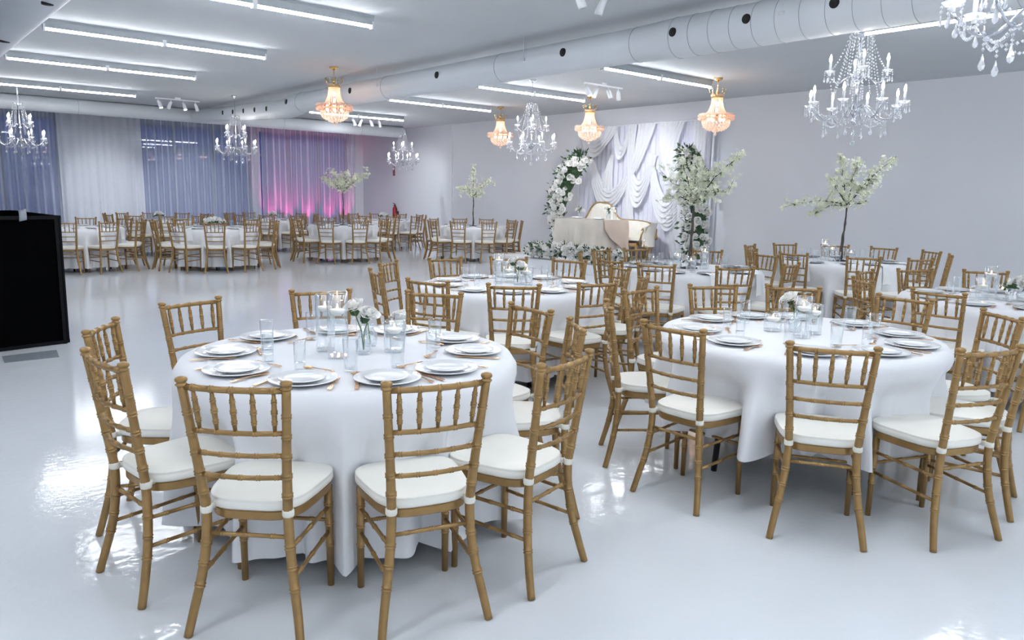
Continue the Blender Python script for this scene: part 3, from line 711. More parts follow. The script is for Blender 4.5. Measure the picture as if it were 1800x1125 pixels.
def setting(cx, cy, ang, desc, style, k):
    c = clock(cx, cy, ang); ux, uy = math.cos(ang), math.sin(ang); lx, ly = -uy, ux     # lateral
    jr = lambda a: (R.random()-.5)*a
    pr = .575+jr(.02); px, py = cx+ux*pr, cy+uy*pr
    P = lambda r, l: (cx+ux*r+lx*l, cy+uy*r+ly*l)
    if style == 'full':
        put('charger_plate', PM['charger'], px, py, ZT_, jr(1), 'large white plate at %s of %s' % (c, desc), 'plate', 'large white plates')
        put('side_plate', PM['plate'], px+jr(.012), py+jr(.012), ZT_+.0085, jr(1), 'small white plate at %s of %s' % (c, desc), 'plate', 'small white plates')
        a2 = ang+.215+jr(.02); q = (cx+.705*math.cos(a2), cy+.705*math.sin(a2)); put('fork', PM['fork'], q[0], q[1], ZT_, a2+pi+jr(.10), 'gold fork at %s of %s' % (c, desc), 'fork', 'gold forks')
        a2 = ang-.21+jr(.02); q = (cx+.705*math.cos(a2), cy+.705*math.sin(a2)); put('knife', PM['knife'], q[0], q[1], ZT_, a2+pi+jr(.10), 'gold knife at %s of %s' % (c, desc), 'knife', 'gold knives')
        q = P(.40, .05+jr(.04)); put('spoon', PM['spoon'], q[0], q[1], ZT_, ang-pi/2+jr(.9), 'gold spoon at %s of %s' % (c, desc), 'spoon', 'gold spoons')
        q = P(.385+jr(.03), -.10+jr(.03)); put('drinking_glass', PM['glass' if (k % 3) else 'flute'], q[0], q[1], ZT_, 0, 'clear drinking glass at %s of %s' % (c, desc), 'glass', 'drinking glasses')
    else:
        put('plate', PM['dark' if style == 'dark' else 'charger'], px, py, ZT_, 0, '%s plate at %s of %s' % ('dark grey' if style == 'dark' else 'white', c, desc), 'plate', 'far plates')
        put('napkin', PM['napkin'], cx+ux*.80, cy+uy*.80, ZT_+(.004 if style == 'dark' else .006), ang+pi+jr(.15), 'white napkin hanging at %s of %s' % (c, desc), 'napkin', 'white napkins')
        if style == 'dark':
            q = P(.40, -.10); put('drinking_glass', PM['glass'], q[0], q[1], ZT_, 0, 'clear drinking glass at %s of %s' % (c, desc), 'glass', 'drinking glasses')

# ------------------------------------------------------------------ flowers, candles, blossom trees
def rose_mb(seed, petals=17):
    rr = random.Random(seed); b = MB()
    b.ball((0, 0, .0), .30, 8, 5, sz=1.1)
    for i in range(petals):
        lay = i/petals; q = i*2.399; rad = .22+.62*lay; tilt = 1.35-1.05*lay; w = .42+.30*lay; hgt = .62+.12*lay
        def fn(u, v, q=q, rad=rad, tilt=tilt, w=w, hgt=hgt, lay=lay):
            s_ = (u-.5)*2; wv = w*math.sin(pi*(.14+.74*v))
            ox = rad*.55+math.cos(tilt)*hgt*v-.16*s_*s_*(1-.3*v)-.10*v*v*(1-lay)
            oz = -.38+.14*(1-lay)+math.sin(tilt)*hgt*v*1.05-.08*lay*max(0, v-.7)*3+.05*s_*s_
            oy = s_*wv
            return (ox*math.cos(q)-oy*math.sin(q), ox*math.sin(q)+oy*math.cos(q), oz)
        b.grid(fn, 4, 3)
    return b
ROSES = [rose_mb(i, n).mesh('rose', M_petal) for i, n in enumerate((17, 21, 14))]
def leaf_to(b, p, d_, L, w):
    p, d_ = Vector(p), Vector(d_).normalized(); s_ = d_.orthogonal().normalized(); s_ = (Matrix.Rotation(R.random()*6.28, 3, d_) @ s_); n_ = d_.cross(s_)
    v = [p, p+d_*L*.4+s_*w-n_*w*.25, p+d_*L*.5+n_*w*.2, p+d_*L*.4-s_*w-n_*w*.25, p+d_*L-n_*L*.12]
    b.add(v, [(0, 1, 2), (0, 2, 3), (1, 4, 2), (2, 4, 3)])
def add_rose(parent, p, s_, d_=(0, 0, 1), name='rose'):
    o = link(name, ROSES[R.randrange(3)], parent); o.location = p; o.scale = (s_, s_, s_)
    o.rotation_euler = Vector(d_).to_track_quat('Z', 'Y').to_euler(); return o
def cylinder_candle(x, y, r, h, wl, label, lit=True):
    t = root('floating_candle_vase', label, 'candle vase', (x, y, ZT_), 0, 'glass cylinders with floating candles')
    b = MB(); b.wall([(.001, .001), (r, .001), (r, h), (r-.0022, h+.0018), (r-.0034, h-.002)], 32); b.wall([(r-.003, .012), (.001, .012)], 32); b.build('glass_cylinder', M_glass, t)
    b = MB(); b.wall([(r-.003, wl*.55), (r-.003, wl), (r-.006, wl-.0012), (.001, wl-.0012)], 32); b.build('water', M_water, t)
    k = MB(); k.lathe([(.001, wl-.012), (r*.45, wl-.010), (r*.74, wl+.004), (r*.76, wl+.013), (r*.6, wl+.014), (.001, wl+.011)], 20); k.build('floating_candle', M_wax, t)
    f = MB(); f.lathe([(.0008, wl+.012), (.004, wl+.018), (.0045, wl+.024), (.0005, wl+.038)], 8); f.build('flame', M_flame, t)
    return t
def bud_vase(x, y, label, n=2, h=.15, rz=0., size=.045):
    t = root('bud_vase', label, 'flower vase', (x, y, ZT_), rz, 'bud vases with white roses')
    b = MB(); b.lathe([(.032, 0), (.036, .01), (.036, .06), (.018, .085), (.015, .10), (.02, .108), (.018, .108), (.0135, .10), (.0165, .085), (.033, .06), (.033, .012), (.001, .01)], 20); b.build('glass_vase', M_glass, t)
    st = MB(); lf = MB(); heads = [(-.045, .0, h+.065), (.028, -.012, h+.03), (.0, .05, h+.02)][:n]
    for hx, hy, hz in heads:
        st.tube([(0, 0, .02), (hx*.2, hy*.2, .11), (hx, hy, hz-.02)], .0028, 6)
        for q in range(4): leaf_to(lf, (hx*.6, hy*.6, hz-.055), (R.random()-.5, R.random()-.5, .1+R.random()*.5), .055, .016)
    st.build('stem', M_stem, t); lf.build('leaves', M_leaf, t, True, 'stuff')
    for hx, hy, hz in heads: add_rose(t, (hx, hy, hz), size, (hx*6, hy*6-.2, .6))
    return t
def bouquet(x, y, z, rad, n, label, low=True):
    t = root('rose_bouquet', label, 'flowers', (x, y, z), 0, 'white rose bouquets')
    MB().lathe([(.04, 0), (.055, .01), (.06, .05), (.05, .08), (.047, .08), (.055, .05), (.05, .014), (.001, .012)], 18).build('glass_bowl', M_glass, t)
    lf = MB()
    for i in range(n):
        q = i*2.4; u = (i+.5)/n; rr_ = rad*math.sqrt(u)
        p = (rr_*math.cos(q), rr_*math.sin(q), .13+.06*(1-u)); add_rose(t, p, .05+R.random()*.012, (p[0]*5, p[1]*5, .4))
    for i in range(n*4):
        q = R.random()*6.28; leaf_to(lf, (rad*.7*math.cos(q), rad*.7*math.sin(q), .10), (math.cos(q), math.sin(q), R.random()-.3), .08, .022)
    lf.build('leaves', M_leaf, t, True, 'stuff'); return t
def blossom_tree(cx, cy, az, lab, fork, ends, dens=1.0, lean=0.):
    """ends: (lateral, depth, height) branch tips; lateral runs across the line of sight"""
    t = root('blossom_tree', lab, 'blossom tree', (cx, cy, ZT_), az-pi/2, 'cream blossom trees')
    MB().lathe([(.001, 0), (.09, 0), (.09, .012), (.03, .022), (.001, .024)], 20).build('base', M_blackm, t)
    fz = fork-ZT_
    def wob(a, c, n, amt): return [a.lerp(c, i/n)+Vector(((R.random()-.5)*amt, (R.random()-.5)*amt, (R.random()-.5)*amt))*(0 if i in (0, n) else 1) for i in range(n+1)]
    F = Vector((lean, 0, fz)); b = MB(); b.tube(wob(Vector((0, 0, .01)), F, 9, .016), [.014-.0006*i for i in range(10)], 8)
    b.tube(wob(Vector((.012, .008, .01)), F+Vector((.004, 0, 0)), 9, .02), [.009-.0004*i for i in range(10)], 7)
    b.build('trunk', M_bark, t)
    bl = MB(); lf = MB()
    def flower(p, s_):
        ax = Vector((R.random()-.5, R.random()-.5, R.random()-.3)).normalized(); x = ax.orthogonal().normalized(); y = ax.cross(x); k = len(bl.v)
        bl.v.append(tuple(p)); 
        for i in range(5):
            q = 2*pi*i/5; w = .42
            d_ = x*math.cos(q)+y*math.sin(q); e_ = x*math.cos(q+w)+y*math.sin(q+w); g_ = x*math.cos(q-w)+y*math.sin(q-w)
            bl.v += [tuple(p+e_*s_*.75+ax*s_*.22), tuple(p+d_*s_+ax*s_*.34), tuple(p+g_*s_*.75+ax*s_*.22)]
            m_ = k+1+3*i; bl.f += [(k, m_, m_+1), (k, m_+1, m_+2)]
    for (l, dp, z) in ends:
        T = Vector((l, dp, z-ZT_)); mid = F.lerp(T, .45)+Vector((0, 0, .05 if abs(l) > .25 else 0)); P = wob(F, mid, 3, .02)+wob(mid, T, 4, .035)[1:]
        br = MB(); br.tube(P, [.008-.0009*i for i in range(len(P))], 6); bo = br.build('branch', M_bark, t)
        L = (T-F).length
        for i in range(int(L*6)):
            u = .25+.7*R.random(); k = min(len(P)-2, int(u*(len(P)-1))); p = P[k].lerp(P[k+1], R.random())
            d_ = Vector((R.random()-.5, R.random()-.5, R.random()-.2)).normalized(); q = p+d_*(.07+.10*R.random()); tw = MB(); 
            tw.tube([p, q], [.003, .0015], 5, False); tw.build('twig', M_bark, bo)
            for j in range(int(15*dens)): flower(q+Vector((R.gauss(0, .032), R.gauss(0, .032), R.gauss(0, .028))), .019+.012*R.random())
        for i in range(int(L*250*dens)):
            u = R.random()**.75; k = min(len(P)-2, int(u*(len(P)-1))); p = P[k].lerp(P[k+1], R.random()); sp = .02+.045*math.sin(pi*min(1, u*1.05))*(1-u*.5)
            flower(p+Vector((R.gauss(0, sp), R.gauss(0, sp), R.gauss(0, sp*.8))), .019+.014*R.random())
        for i in range(int(L*22)):
            u = R.random(); k = min(len(P)-2, int(u*(len(P)-1))); leaf_to(lf, P[k].lerp(P[k+1], R.random()), (R.random()-.5, R.random()-.5, R.random()-.3), .05, .012)
    bl.build('blossoms', M_blos, t, False, 'stuff'); lf.build('leaves', M_stem, t, True, 'stuff')
    return t
#PART3
# ------------------------------------------------------------------ the tables of the hall
def ring_chairs(cx, cy, lst): # list of (x, y) of back tops -> chairs that face the table centre
    out = []
    for x, y in lst:
        th = math.atan2(cy-y, cx-x); out.append((x+.064*math.cos(th), y+.064*math.sin(th), th))
    return out
def polar(cx, cy, angs, d_=1.07):
    out = []
    for a in angs:
        q = math.radians(a)+(R.random()-.5)*.05; dd = d_+(R.random()-.5)*.05
        out.append((cx+dd*math.cos(q), cy+dd*math.sin(q), q+pi+(R.random()-.5)*.10))
    return out
rad = math.radians
T = {}
def addT(key, cx, cy, desc, chairs, style, far=False):
    T[key] = (cx, cy, desc); table(key, cx, cy, desc, chairs, far)
    if style:
        for k, (x, y, th) in enumerate(chairs): setting(cx, cy, math.atan2(y-cy, x-cx), desc, style, k)
addT('T1', 1.726, 3.152, 'the closest table',
     [(.926, 2.430, rad(44.6)), (1.444, 2.085, rad(73.9)), (2.004, 2.079, rad(103.7)), (.708, 3.019, rad(7.4))]
     + ring_chairs(1.726, 3.152, [(.80, 3.73), (1.37, 4.29), (2.17, 4.34), (2.71, 3.89), (2.80, 3.09), (2.60, 2.54)]), 'full')
addT('T2', 4.031, 2.175, 'the second closest table',
     [(3.032, 2.249, rad(1)), (3.188, 1.559, rad(32.3)), (3.690, 1.150, rad(68.9))]
     + ring_chairs(4.031, 2.175, [(3.25, 2.92), (3.99, 3.30), (4.63, 3.17), (5.07, 2.80), (5.17, 2.07)]) + polar(4.031, 2.175, [320, 286], 1.06), 'full')
addT('T3', 4.18, 4.86, 'the table behind the closest',
     ring_chairs(4.18, 4.86, [(3.05, 4.46), (3.41, 3.94), (4.04, 3.74), (5.10, 4.46), (5.22, 5.22), (4.86, 5.70), (4.26, 5.93), (3.55, 5.80), (3.07, 5.21), (4.72, 3.88)]), 'full')
addT('T4', 6.76, 4.95, 'the backdrop-side tree table',
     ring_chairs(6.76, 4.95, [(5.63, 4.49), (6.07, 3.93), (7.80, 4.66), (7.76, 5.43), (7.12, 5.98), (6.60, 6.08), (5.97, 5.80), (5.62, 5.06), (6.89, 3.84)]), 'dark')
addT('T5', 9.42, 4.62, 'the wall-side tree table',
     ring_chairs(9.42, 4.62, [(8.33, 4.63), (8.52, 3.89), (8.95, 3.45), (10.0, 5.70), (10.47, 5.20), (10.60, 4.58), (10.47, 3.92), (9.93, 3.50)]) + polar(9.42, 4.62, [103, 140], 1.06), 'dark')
addT('T6', 6.92, 2.0, 'the table cut by the edge',
     ring_chairs(6.92, 2.0, [(6.06, 2.76), (6.84, 3.10), (7.46, 2.92), (5.72, 2.07)]) + polar(6.92, 2.0, [24, -12, 213, 248], 1.08), 'full')
FAR = [('T7', 3.1, 15.8, 'the far booth-side table', 250), ('T8', 5.3, 14.92, 'the far flower bowl table', 250), ('T10', 8.26, 15.37, 'the pink curtain tree table', 223),
       ('T12', 10.95, 14.15, 'the far stage-side tree table', 214), ('T9', 5.39, 18.84, 'the table under the white drape', 228), ('T13', 8.14, 18.89, 'the grey-blue curtain table', 241), ('T14', 10.9, 18.05, 'the table near the extinguisher', 250)]
for key, cx, cy, desc, off in FAR:
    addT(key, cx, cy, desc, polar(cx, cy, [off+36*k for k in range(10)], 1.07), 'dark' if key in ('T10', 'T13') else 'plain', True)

# centrepieces
def cen(key, lat, dep):
    cx, cy, _ = T[key]; az = math.atan2(cy, cx); return cx+lat*math.sin(az)+dep*math.cos(az), cy-lat*math.cos(az)+dep*math.sin(az)
def az(key): return math.atan2(T[key][1], T[key][0])
for key, who, items in [('T1', 'the closest table', [(-.06, -.10, .047, .30, .21, 'tall glass cylinder with a floating candle, in front of its twin'), (-.12, .06, .045, .27, .20, 'tall glass cylinder with a floating candle, behind its twin'), (.20, .0, .05, .15, .10, 'low glass cylinder with a floating candle')]),
                        ('T2', 'the second closest table', [(.02, -.13, .046, .23, .16, 'tall glass cylinder with a floating candle'), (.08, .02, .046, .17, .12, 'middle glass cylinder with a floating candle'), (-.14, .02, .05, .10, .065, 'low glass cylinder with a floating candle')]),
                        ('T3', 'the table behind the closest', [(-.11, .06, .046, .25, .19, 'tall glass cylinder with a floating candle'), (-.02, .12, .046, .15, .1, 'middle glass cylinder with a floating candle'), (.13, .02, .05, .15, .10, 'low glass cylinder with a floating candle')]),
                        ('T4', 'the backdrop-side tree table', [(.16, .0, .046, .25, .18, 'tall glass cylinder with a floating candle'), (.02, -.14, .05, .14, .09, 'low glass cylinder with a floating candle'), (-.12, .05, .046, .17, .12, 'middle glass cylinder with a floating candle')]),
                        ('T5', 'the wall-side tree table', [(-.17, .0, .046, .27, .2, 'tall glass cylinder with a floating candle'), (-.08, -.08, .046, .2, .14, 'middle glass cylinder with a floating candle'), (.14, .05, .05, .15, .10, 'low glass cylinder with a floating candle')]),
                        ('T6', 'the table at the picture edge', [(-.12, .1, .05, .25, .18, 'tall glass cylinder with a floating candle'), (-.16, -.1, .046, .17, .1, 'middle glass cylinder with a floating candle'), (-.03, -.02, .046, .12, .07, 'low glass cylinder with a floating candle')])]:
    for lat, dep, r, h, wl, lab in items:
        x, y = cen(key, lat, dep); cylinder_candle(x, y, r, h, wl, lab+' on '+who)
x, y = cen('T1', .055, -.03); bud_vase(x, y, 'clear bud vase with two white roses on the closest table', 2, .17, az('T1')-pi/2, .055)
x, y = cen('T1', .09, .16); bud_vase(x, y, 'clear bud vase with one white rose behind the others on the closest table', 1, .10, az('T1')-pi/2, .045)
x, y = cen('T2', -.02, .06); bud_vase(x, y, 'clear bud vase with white roses behind the candle cylinder on the second closest table', 2, .14, az('T2')-pi/2, .055)
x, y = cen('T3', .05, -.02); bud_vase(x, y, 'clear bud vase with one white rose on the table behind the closest', 2, .15, az('T3')-pi/2, .055)
x, y = cen('T6', .12, -.02); bouquet(x, y, ZT_, .12, 9, 'white rose bouquet on the table cut by the picture edge')
x, y = cen('T8', -.04, 0); bouquet(x, y, ZT_, .2, 14, 'wide bowl of white roses on the far table')
x, y = cen('T9', 0, 0); bouquet(x, y, ZT_, .1, 6, 'small white rose bunch on the table under the white drape')
x, y = cen('T13', 0, 0); bouquet(x, y, ZT_, .1, 6, 'small white rose bunch on the rear table before the grey-blue curtain')
x, y = cen('T14', 0, 0); bouquet(x, y, ZT_, .12, 7, 'white rose bunch on the rear table near the fire extinguisher')
x, y = cen('T5', .02, 0); blossom_tree(x, y, az('T5'), 'spreading cream blossom tree centrepiece standing before the plain wall', 1.47, [(-.63, 0, 1.46), (-.40, .1, 1.34), (-.10, 0, 2.08), (.10, -.05, 2.02), (.52, .05, 2.04), (-.22, -.1, 1.82), (.22, -.1, 1.52), (.30, .1, 1.75)], .72, .02)
x, y = cen('T4', .0, .05); blossom_tree(x, y, az('T4'), 'cream blossom tree centrepiece standing before the right flower column', 1.46, [(.46, 0, 1.97), (.36, -.1, 1.60), (.24, .1, 1.86), (-.30, 0, 1.72), (-.30, .1, 1.50), (-.13, -.05, 1.92), (.02, 0, 1.95), (.2, -.1, 1.6), (-.1, .15, 1.65)], .62, .01)
x, y = cen('T10', 0, 0); blossom_tree(x, y, az('T10'), 'cream blossom tree centrepiece standing before the pink curtain', 1.5, [(-.45, 0, 1.80), (.57, 0, 1.91), (-.22, .1, 1.98), (.14, -.1, 1.96), (.32, .1, 1.82), (-.3, -.2, 1.68), (.0, .2, 1.8)], .9)
x, y = cen('T12', 0, 0); blossom_tree(x, y, az('T12'), 'thin cream blossom tree centrepiece standing before the far wall', 1.44, [(-.37, 0, 1.66), (.38, 0, 1.80), (.0, 0, 2.10), (-.16, .1, 1.7), (.18, -.1, 1.72), (.25, .1, 1.55)], .7)

# ------------------------------------------------------------------ stage
st = MB(); st.box(10.75, 13.3, 5.6, 13.62, 0, .19)
s_o = root('stage', 'low white platform along the wall under the backdrop', 'stage')
st.build('platform', M_stage, s_o, False)
MB().box(10.735, 10.76, 5.6, 13.64, .0, .185).build('front_skirt', M_stage, s_o, False)
MB().box(10.73, 13.3, 5.58, 13.65, .185, .2).build('top_board', M_stage, s_o, False)
SZ = .2
# backdrop: frame, pleated backing, chiffon swags
bd = root('draped_backdrop', 'white pleated backdrop with hanging chiffon swags on the stage', 'backdrop', (13.25, 0, 0))
YA, YB_ = 9.35, 13.1
b = MB(); b.tube([(.1, YA, SZ), (.1, YA, 3.12)], .025, 8); b.build('pole', M_white, bd)
b = MB(); b.tube([(.1, YB_, SZ), (.1, YB_, 3.12)], .025, 8); b.build('pole', M_white, bd)
b = MB(); b.tube([(.1, YA, 3.1), (.1, YB_, 3.1)], .022, 8); b.build('crossbar', M_white, bd)
def bk(u, v):
    y = YA+.05+(YB_-YA-.1)*u; w = 2*pi*y/.13
    return (.06+.022*math.sin(w+.5*math.sin(w*.27)), y, 3.08-(3.08-SZ-.01)*v)
MB().grid(bk, 300, 4).build('pleated_backing', M_back, bd)
def swag(a, c, sag0, sag1, folds=4, depth=.10, wid=.10, nm='swag'):
    (ya, za), (yc, zc) = a, c
    def fn(u, v):
        s_ = sag0+(sag1-sag0)*v; y = ya+(yc-ya)*u; z = za+(zc-za)*u-s_*4*u*(1-u)*(1+.12*math.sin(3*u))
        y += (v-.5)*wid*(1 if u < .5 else -1)*abs(math.cos(pi*u))
        bulge = math.sin(pi*u)
        return (-.03-.05*bulge-depth*bulge*.5*(v)+.028*math.sin(2*pi*folds*v)*(.4+bulge), y, z+.02*math.sin(2*pi*folds*v)*bulge)
    MB().grid(fn, 28, 8*folds).build(nm, M_swag, bd)
def tail(y0, y1, z0, y0b, y1b, z1, folds=4, curve=0., x=-.05):
    def fn(u, v):
        y = (y0+(y0b-y0)*v)+((y1-y0)+((y1b-y0b)-(y1-y0))*v)*u+curve*math.sin(pi*v)
        return (x+.028*math.sin(2*pi*folds*u)-.03*math.sin(pi*v), y, z0+(z1-z0)*v+.04*math.sin(2*pi*folds*u)*(1 if v > .95 else 0))
    MB().grid(fn, 8*folds, 20).build('tail', M_swag, bd)
swag((12.95, 3.08), (11.95, 3.08), .22, .62, 4)
tail(12.1, 11.8, 3.08, 12.75, 12.45, 2.42, 3, -.12)
swag((12.62, 2.36), (11.45, 1.98), .42, .86, 5, wid=.2)
tail(11.99, 11.88, 2.45, 12.28, 11.84, 1.42, 3, .02)
swag((11.88, 2.98), (11.42, 3.05), .35, .62, 3)
tail(11.5, 11.25, 3.08, 11.45, 11.28, 2.0, 3)
tail(11.2, 10.72, 3.08, 11.42, 11.2, 2.05, 4, -.05)
swag((11.45, 2.25), (10.72, 2.42), .40, .95, 5)
tail(11.42, 11.28, 2.1, 11.5, 11.2, .95, 3, .02)
tail(10.62, 10.2, 3.08, 10.3, 9.95, 1.9, 4, .08)
tail(10.2, 9.95, 3.08, 10.45, 10.15, 2.35, 3, .02)
swag((10.85, 2.45), (10.0, 1.75), .45, 1.0, 5)
swag((10.65, 1.75), (9.9, 1.45), .3, .7, 5)
tail(10.35, 9.75, 1.45, 10.15, 9.55, SZ+.02, 5, .03)
tail(9.75, 9.4, 3.08, 9.7, 9.42, 1.6, 4)

# flower columns and the flower bank at the stage edge
def flower_mass(name, label, pts, nroses, nleaf, spread, rs=(.052, .082), cat='flowers', zr=(-.35, .45)):
    t = root(name, label, cat, (0, 0, 0), 0, 'white flower arrangements')
    cen_ = pts; lf = MB()
    for i in range(nroses):
        u = (i+R.random())/nroses*(len(cen_)-1); k = min(len(cen_)-2, int(u)); p0, p1 = cen_[k], cen_[k+1]; f = u-k
        p = Vector(p0[:3]).lerp(Vector(p1[:3]), f); w = p0[3]+(p1[3]-p0[3])*f
        a_ = R.uniform(-1.75, 1.75); dv = Vector((-math.cos(a_), -math.sin(a_), R.uniform(*zr))); q = p+dv*w*R.uniform(.72, 1.0)
        q.z = max(q.z, SZ+.05); add_rose(t, q, R.uniform(*rs), dv+Vector((-.45+R.uniform(-.3, .3), -.4+R.uniform(-.3, .3), .25)))
    for i in range(nleaf):
        u = R.random()*(len(cen_)-1); k = min(len(cen_)-2, int(u)); p0, p1 = cen_[k], cen_[k+1]; f = u-k
        p = Vector(p0[:3]).lerp(Vector(p1[:3]), f); w = p0[3]+(p1[3]-p0[3])*f
        d_ = Vector((R.uniform(-1, .2), R.uniform(-1, 1), R.uniform(-.6, .9))); q = p+d_*w*R.uniform(.5, .92); q.z = max(q.z, SZ+.03)
        leaf_to(lf, q, d_+Vector((0, 0, R.uniform(-.5, .5))), R.uniform(.07, .13), R.uniform(.018, .034))
    lf.build('leaves', M_leaf, t, True, 'stuff')
    b = MB(); b.tube([Vector(p[:3])+Vector((.03, 0, 0)) for p in cen_], [max(.03, p[3]*.5) for p in cen_], 10); b.build('core', M_leaf, t)
    return t
flower_mass('flower_column', 'leaning column of white roses and dark leaves, beside the sweetheart table', [(12.3, 12.45, .34, .16), (12.3, 12.68, .75, .17), (12.3, 12.72, 1.2, .27), (12.3, 12.55, 1.65, .30), (12.3, 12.28, 2.05, .33), (12.3, 12.0, 2.32, .28)], 140, 800, .2)
flower_mass('flower_column', 'tall column of white roses at the backdrop edge behind a blossom tree', [(12.35, 8.95, .36, .27), (12.35, 8.9, .8, .29), (12.35, 8.92, 1.3, .30), (12.35, 9.0, 1.75, .32), (12.35, 9.12, 2.15, .28), (12.35, 9.22, 2.42, .18)], 165, 620, .2)
flower_mass('flower_bank', 'low bank of white roses lying along the stage edge', [(10.9, 12.05, .36, .17), (10.9, 11.6, .38, .2), (10.9, 11.0, .40, .22), (10.9, 10.4, .38, .2), (10.9, 9.75, .36, .19), (10.9, 9.4, .34, .15)], 210, 520, .2, (.05, .075), zr=(-.5, .9))
# sweetheart table under a champagne cloth
t = root('sweetheart_table', 'long table under a champagne satin cloth on the stage', 'table', (11.58, 0, 0), 0)
ya, yb = 10.64, 12.05; x0, x1, zt = 0., .70, SZ+.83
MB().box(.03, .67, ya+.03, yb-.03, zt-.03, zt-.003).build('tabletop', M_white, t, False)
for lx_ in (.08, .6):
    for ly_ in (ya+.1, yb-.1): b = MB(); b.tube([(lx_, ly_, SZ), (lx_, ly_, zt-.03)], .02, 8); b.build('leg', M_blackm, t)
def cl(u, v):      # perimeter u, down v
    per = [(x0, yb), (x0, ya), (x1, ya), (x1, yb), (x0, yb)]; L = [0, yb-ya, yb-ya+x1, 2*(yb-ya)+x1, 2*(yb-ya+x1)]; s_ = u*L[-1]
    for i in range(4):
        if s_ <= L[i+1]+1e-9: f = (s_-L[i])/(L[i+1]-L[i]); px = per[i][0]+(per[i+1][0]-per[i][0])*f; py = per[i][1]+(per[i+1][1]-per[i][1])*f; break
    cx_, cy_ = (x0+x1)/2, (ya+yb)/2; w = .05*v*math.sin(s_*13)+.025*v*math.sin(s_*29+1)
    nx, ny = px-cx_, (py-cy_)*.35; l_ = math.hypot(nx, ny); return (px+nx/l_*(w+.05*v), py+ny/l_*(w+.05*v), zt-(zt-SZ-.04)*v)
tc_ = root('satin_cloth', 'champagne satin cloth with a blush corner fold on the stage table', 'tablecloth', (11.58, 0, 0))
b = MB(); b.grid(cl, 150, 10); k = len(b.v); b.add([(x0, ya, zt+.002), (x1, ya, zt+.002), (x1, yb, zt+.002), (x0, yb, zt+.002)], [(0, 1, 2, 3)]); b.build('drape', M_champ, tc_)
def corner(u, v):   # blush overlay hanging over the near end of the table
    x = -.05+.78*u; z = zt+.008-.80*v*(.30+.70*u); return (x+.02*math.sin(7*v), ya-.035-.075*v-.025*math.sin(11*u+2*v)*v, z)
MB().grid(corner, 18, 10).build('corner_fold', M_blush, tc_)
for i, (yy, sc, lab) in enumerate([(11.65, 1., 'far'), (11.0, 1., 'near')]):
    pz = zt+.006
    tag(link('charger_plate', PM['charger'], None, None, (11.85, yy, pz)), 'white plate on the champagne stage table, %s place' % lab, 'plate', 'stage plates')
    tag(link('napkin', MB().box(-.06, .06, -.10, .10, .018, .04).mesh('napkin', M_linen, False), None, None, (11.85, yy, pz)), 'folded napkin on the white plate of the stage table, %s place' % lab, 'napkin', 'stage napkins')
def stage_vase(yy, xx, h, lab):
    t = root('stem_vase', lab, 'flower vase', (xx, yy, zt+.004), 0, 'stage table vases')
    MB().lathe([(.045, 0), (.05, .01), (.05, .19), (.047, .19), (.047, .012), (.001, .012)], 18).build('glass_vase', M_glass, t)
    lf = MB(); 
    for q in range(12): leaf_to(lf, (0, 0, .1+.1*R.random()), (R.random()-.5, R.random()-.5, .5), .09, .022)
    lf.build('leaves', M_leaf, t, True, 'stuff')
    for a_ in ((0, .03, h), (.03, -.06, h-.05), (-.02, .08, h-.03)): add_rose(t, a_, .06, (-.5, a_[1]*4, .6))
stage_vase(11.05, 12.18, .27, 'glass vase of white roses in front of the loveseat crest')
stage_vase(11.88, 12.15, .22, 'glass vase of white roses at the column end of the stage table')
cyl = cylinder_candle(12.1, 10.8, .04, .26, .16, 'glass candle cylinder on the champagne stage table'); cyl.location.z = zt+.004
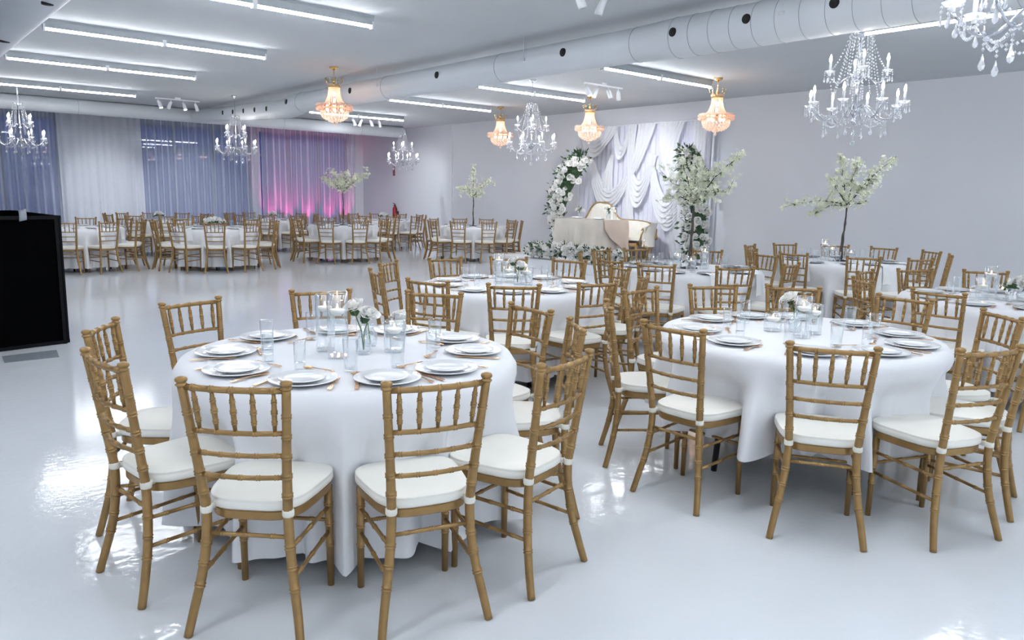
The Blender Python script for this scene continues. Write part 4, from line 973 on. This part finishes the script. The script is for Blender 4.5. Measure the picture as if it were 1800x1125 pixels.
# loveseat: barrel back with a raised oval crest, flared arms, carved gold rails
t = root('loveseat', 'ivory tufted loveseat with carved gold frame on the stage', 'sofa', (12.76, 11.45, SZ), 0)
def plan(w):      # back line seen from above: w -1..1, front is -x
    a = w*1.9; return (.22-.6*(1-math.cos(a))/(1-math.cos(1.9)), 1.25*math.sin(a))
def topz(w): return .80+.36*math.exp(-((w-.22)/.15)**4)-.05*math.exp(-((abs(w)-.5)/.15)**2)-.09*sm((abs(w)-.8)/.2)
def backf(u, v, out=0.):
    w = 2*u-1; x, y = plan(w); l_ = math.hypot(x+.3, y); nx, ny = (x+.3)/l_, y/l_
    z = .30+(topz(w)-.30)*v; o_ = out+.05*v+(.014*math.cos(w*34)*math.cos(v*12) if out == 0 else 0)-.03*math.sin(pi*v)
    return (x+nx*o_, y+ny*o_, z)
b = MB(); b.grid(lambda u, v: backf(u, v), 72, 14); b.grid(lambda u, v: backf(1-u, v, .085), 72, 14); b.build('back_cushion', M_sofa, t)
b = MB(); b.tube([backf(u, 1., .042) for u in [.2+.6*i/60 for i in range(61)]], [.02+.014*math.exp(-((2*(.2+.6*i/60)-1.22)/.3)**2) for i in range(61)], 8); b.build('crest_rail', M_sofag, t)
def seatf(u, v):
    w = 2*u-1; x, y = plan(w*.97); return (-.36+(x+.36)*v if v < 1 else x, y*.98, .40+.05*math.sin(pi*min(1, v+.02))**.5)
MB().grid(seatf, 40, 8).build('seat_cushion', M_sofa, t)
b = MB(); b.tube([(lambda p: (p[0], p[1], .31))(backf(i/40, 0, .04)) for i in range(41)], .04, 8); b.tube([(-.37, -1.02, .32), (-.42, 0, .30), (-.37, 1.02, .32)], .045, 8); b.build('seat_rail', M_sofag, t)
for s_ in (-1, 1):
    b = MB(); b.tube([(-.34, s_*1.10, .30), (-.39, s_*1.13, .42), (-.37, s_*1.15, .54), (-.36, s_*1.19, .62), (-.34, s_*1.15, .67), (-.33, s_*1.10, .63)], [.02, .02, .022, .02, .016, .01], 8); b.build('arm_scroll', M_sofag, t)
    for xx, yy in ((-.34, 1.0), (.18, .75)): b = MB(); b.tube([(xx, s_*yy, .31), (xx-.03, s_*(yy+.03), .2), (xx+.01, s_*(yy+.01), .08), (xx-.03, s_*(yy+.05), .0)], [.04, .035, .02, .025], 8); b.build('leg', M_sofag, t)
b = MB(); b.tube([backf((w+1)/2, v, .10) for w, v in ((-.46, .92), (-.54, .74), (-.62, .52), (-.70, .34))], [.022, .045, .03, .05], 8); b.build('carved_ornament', M_sofag, t)
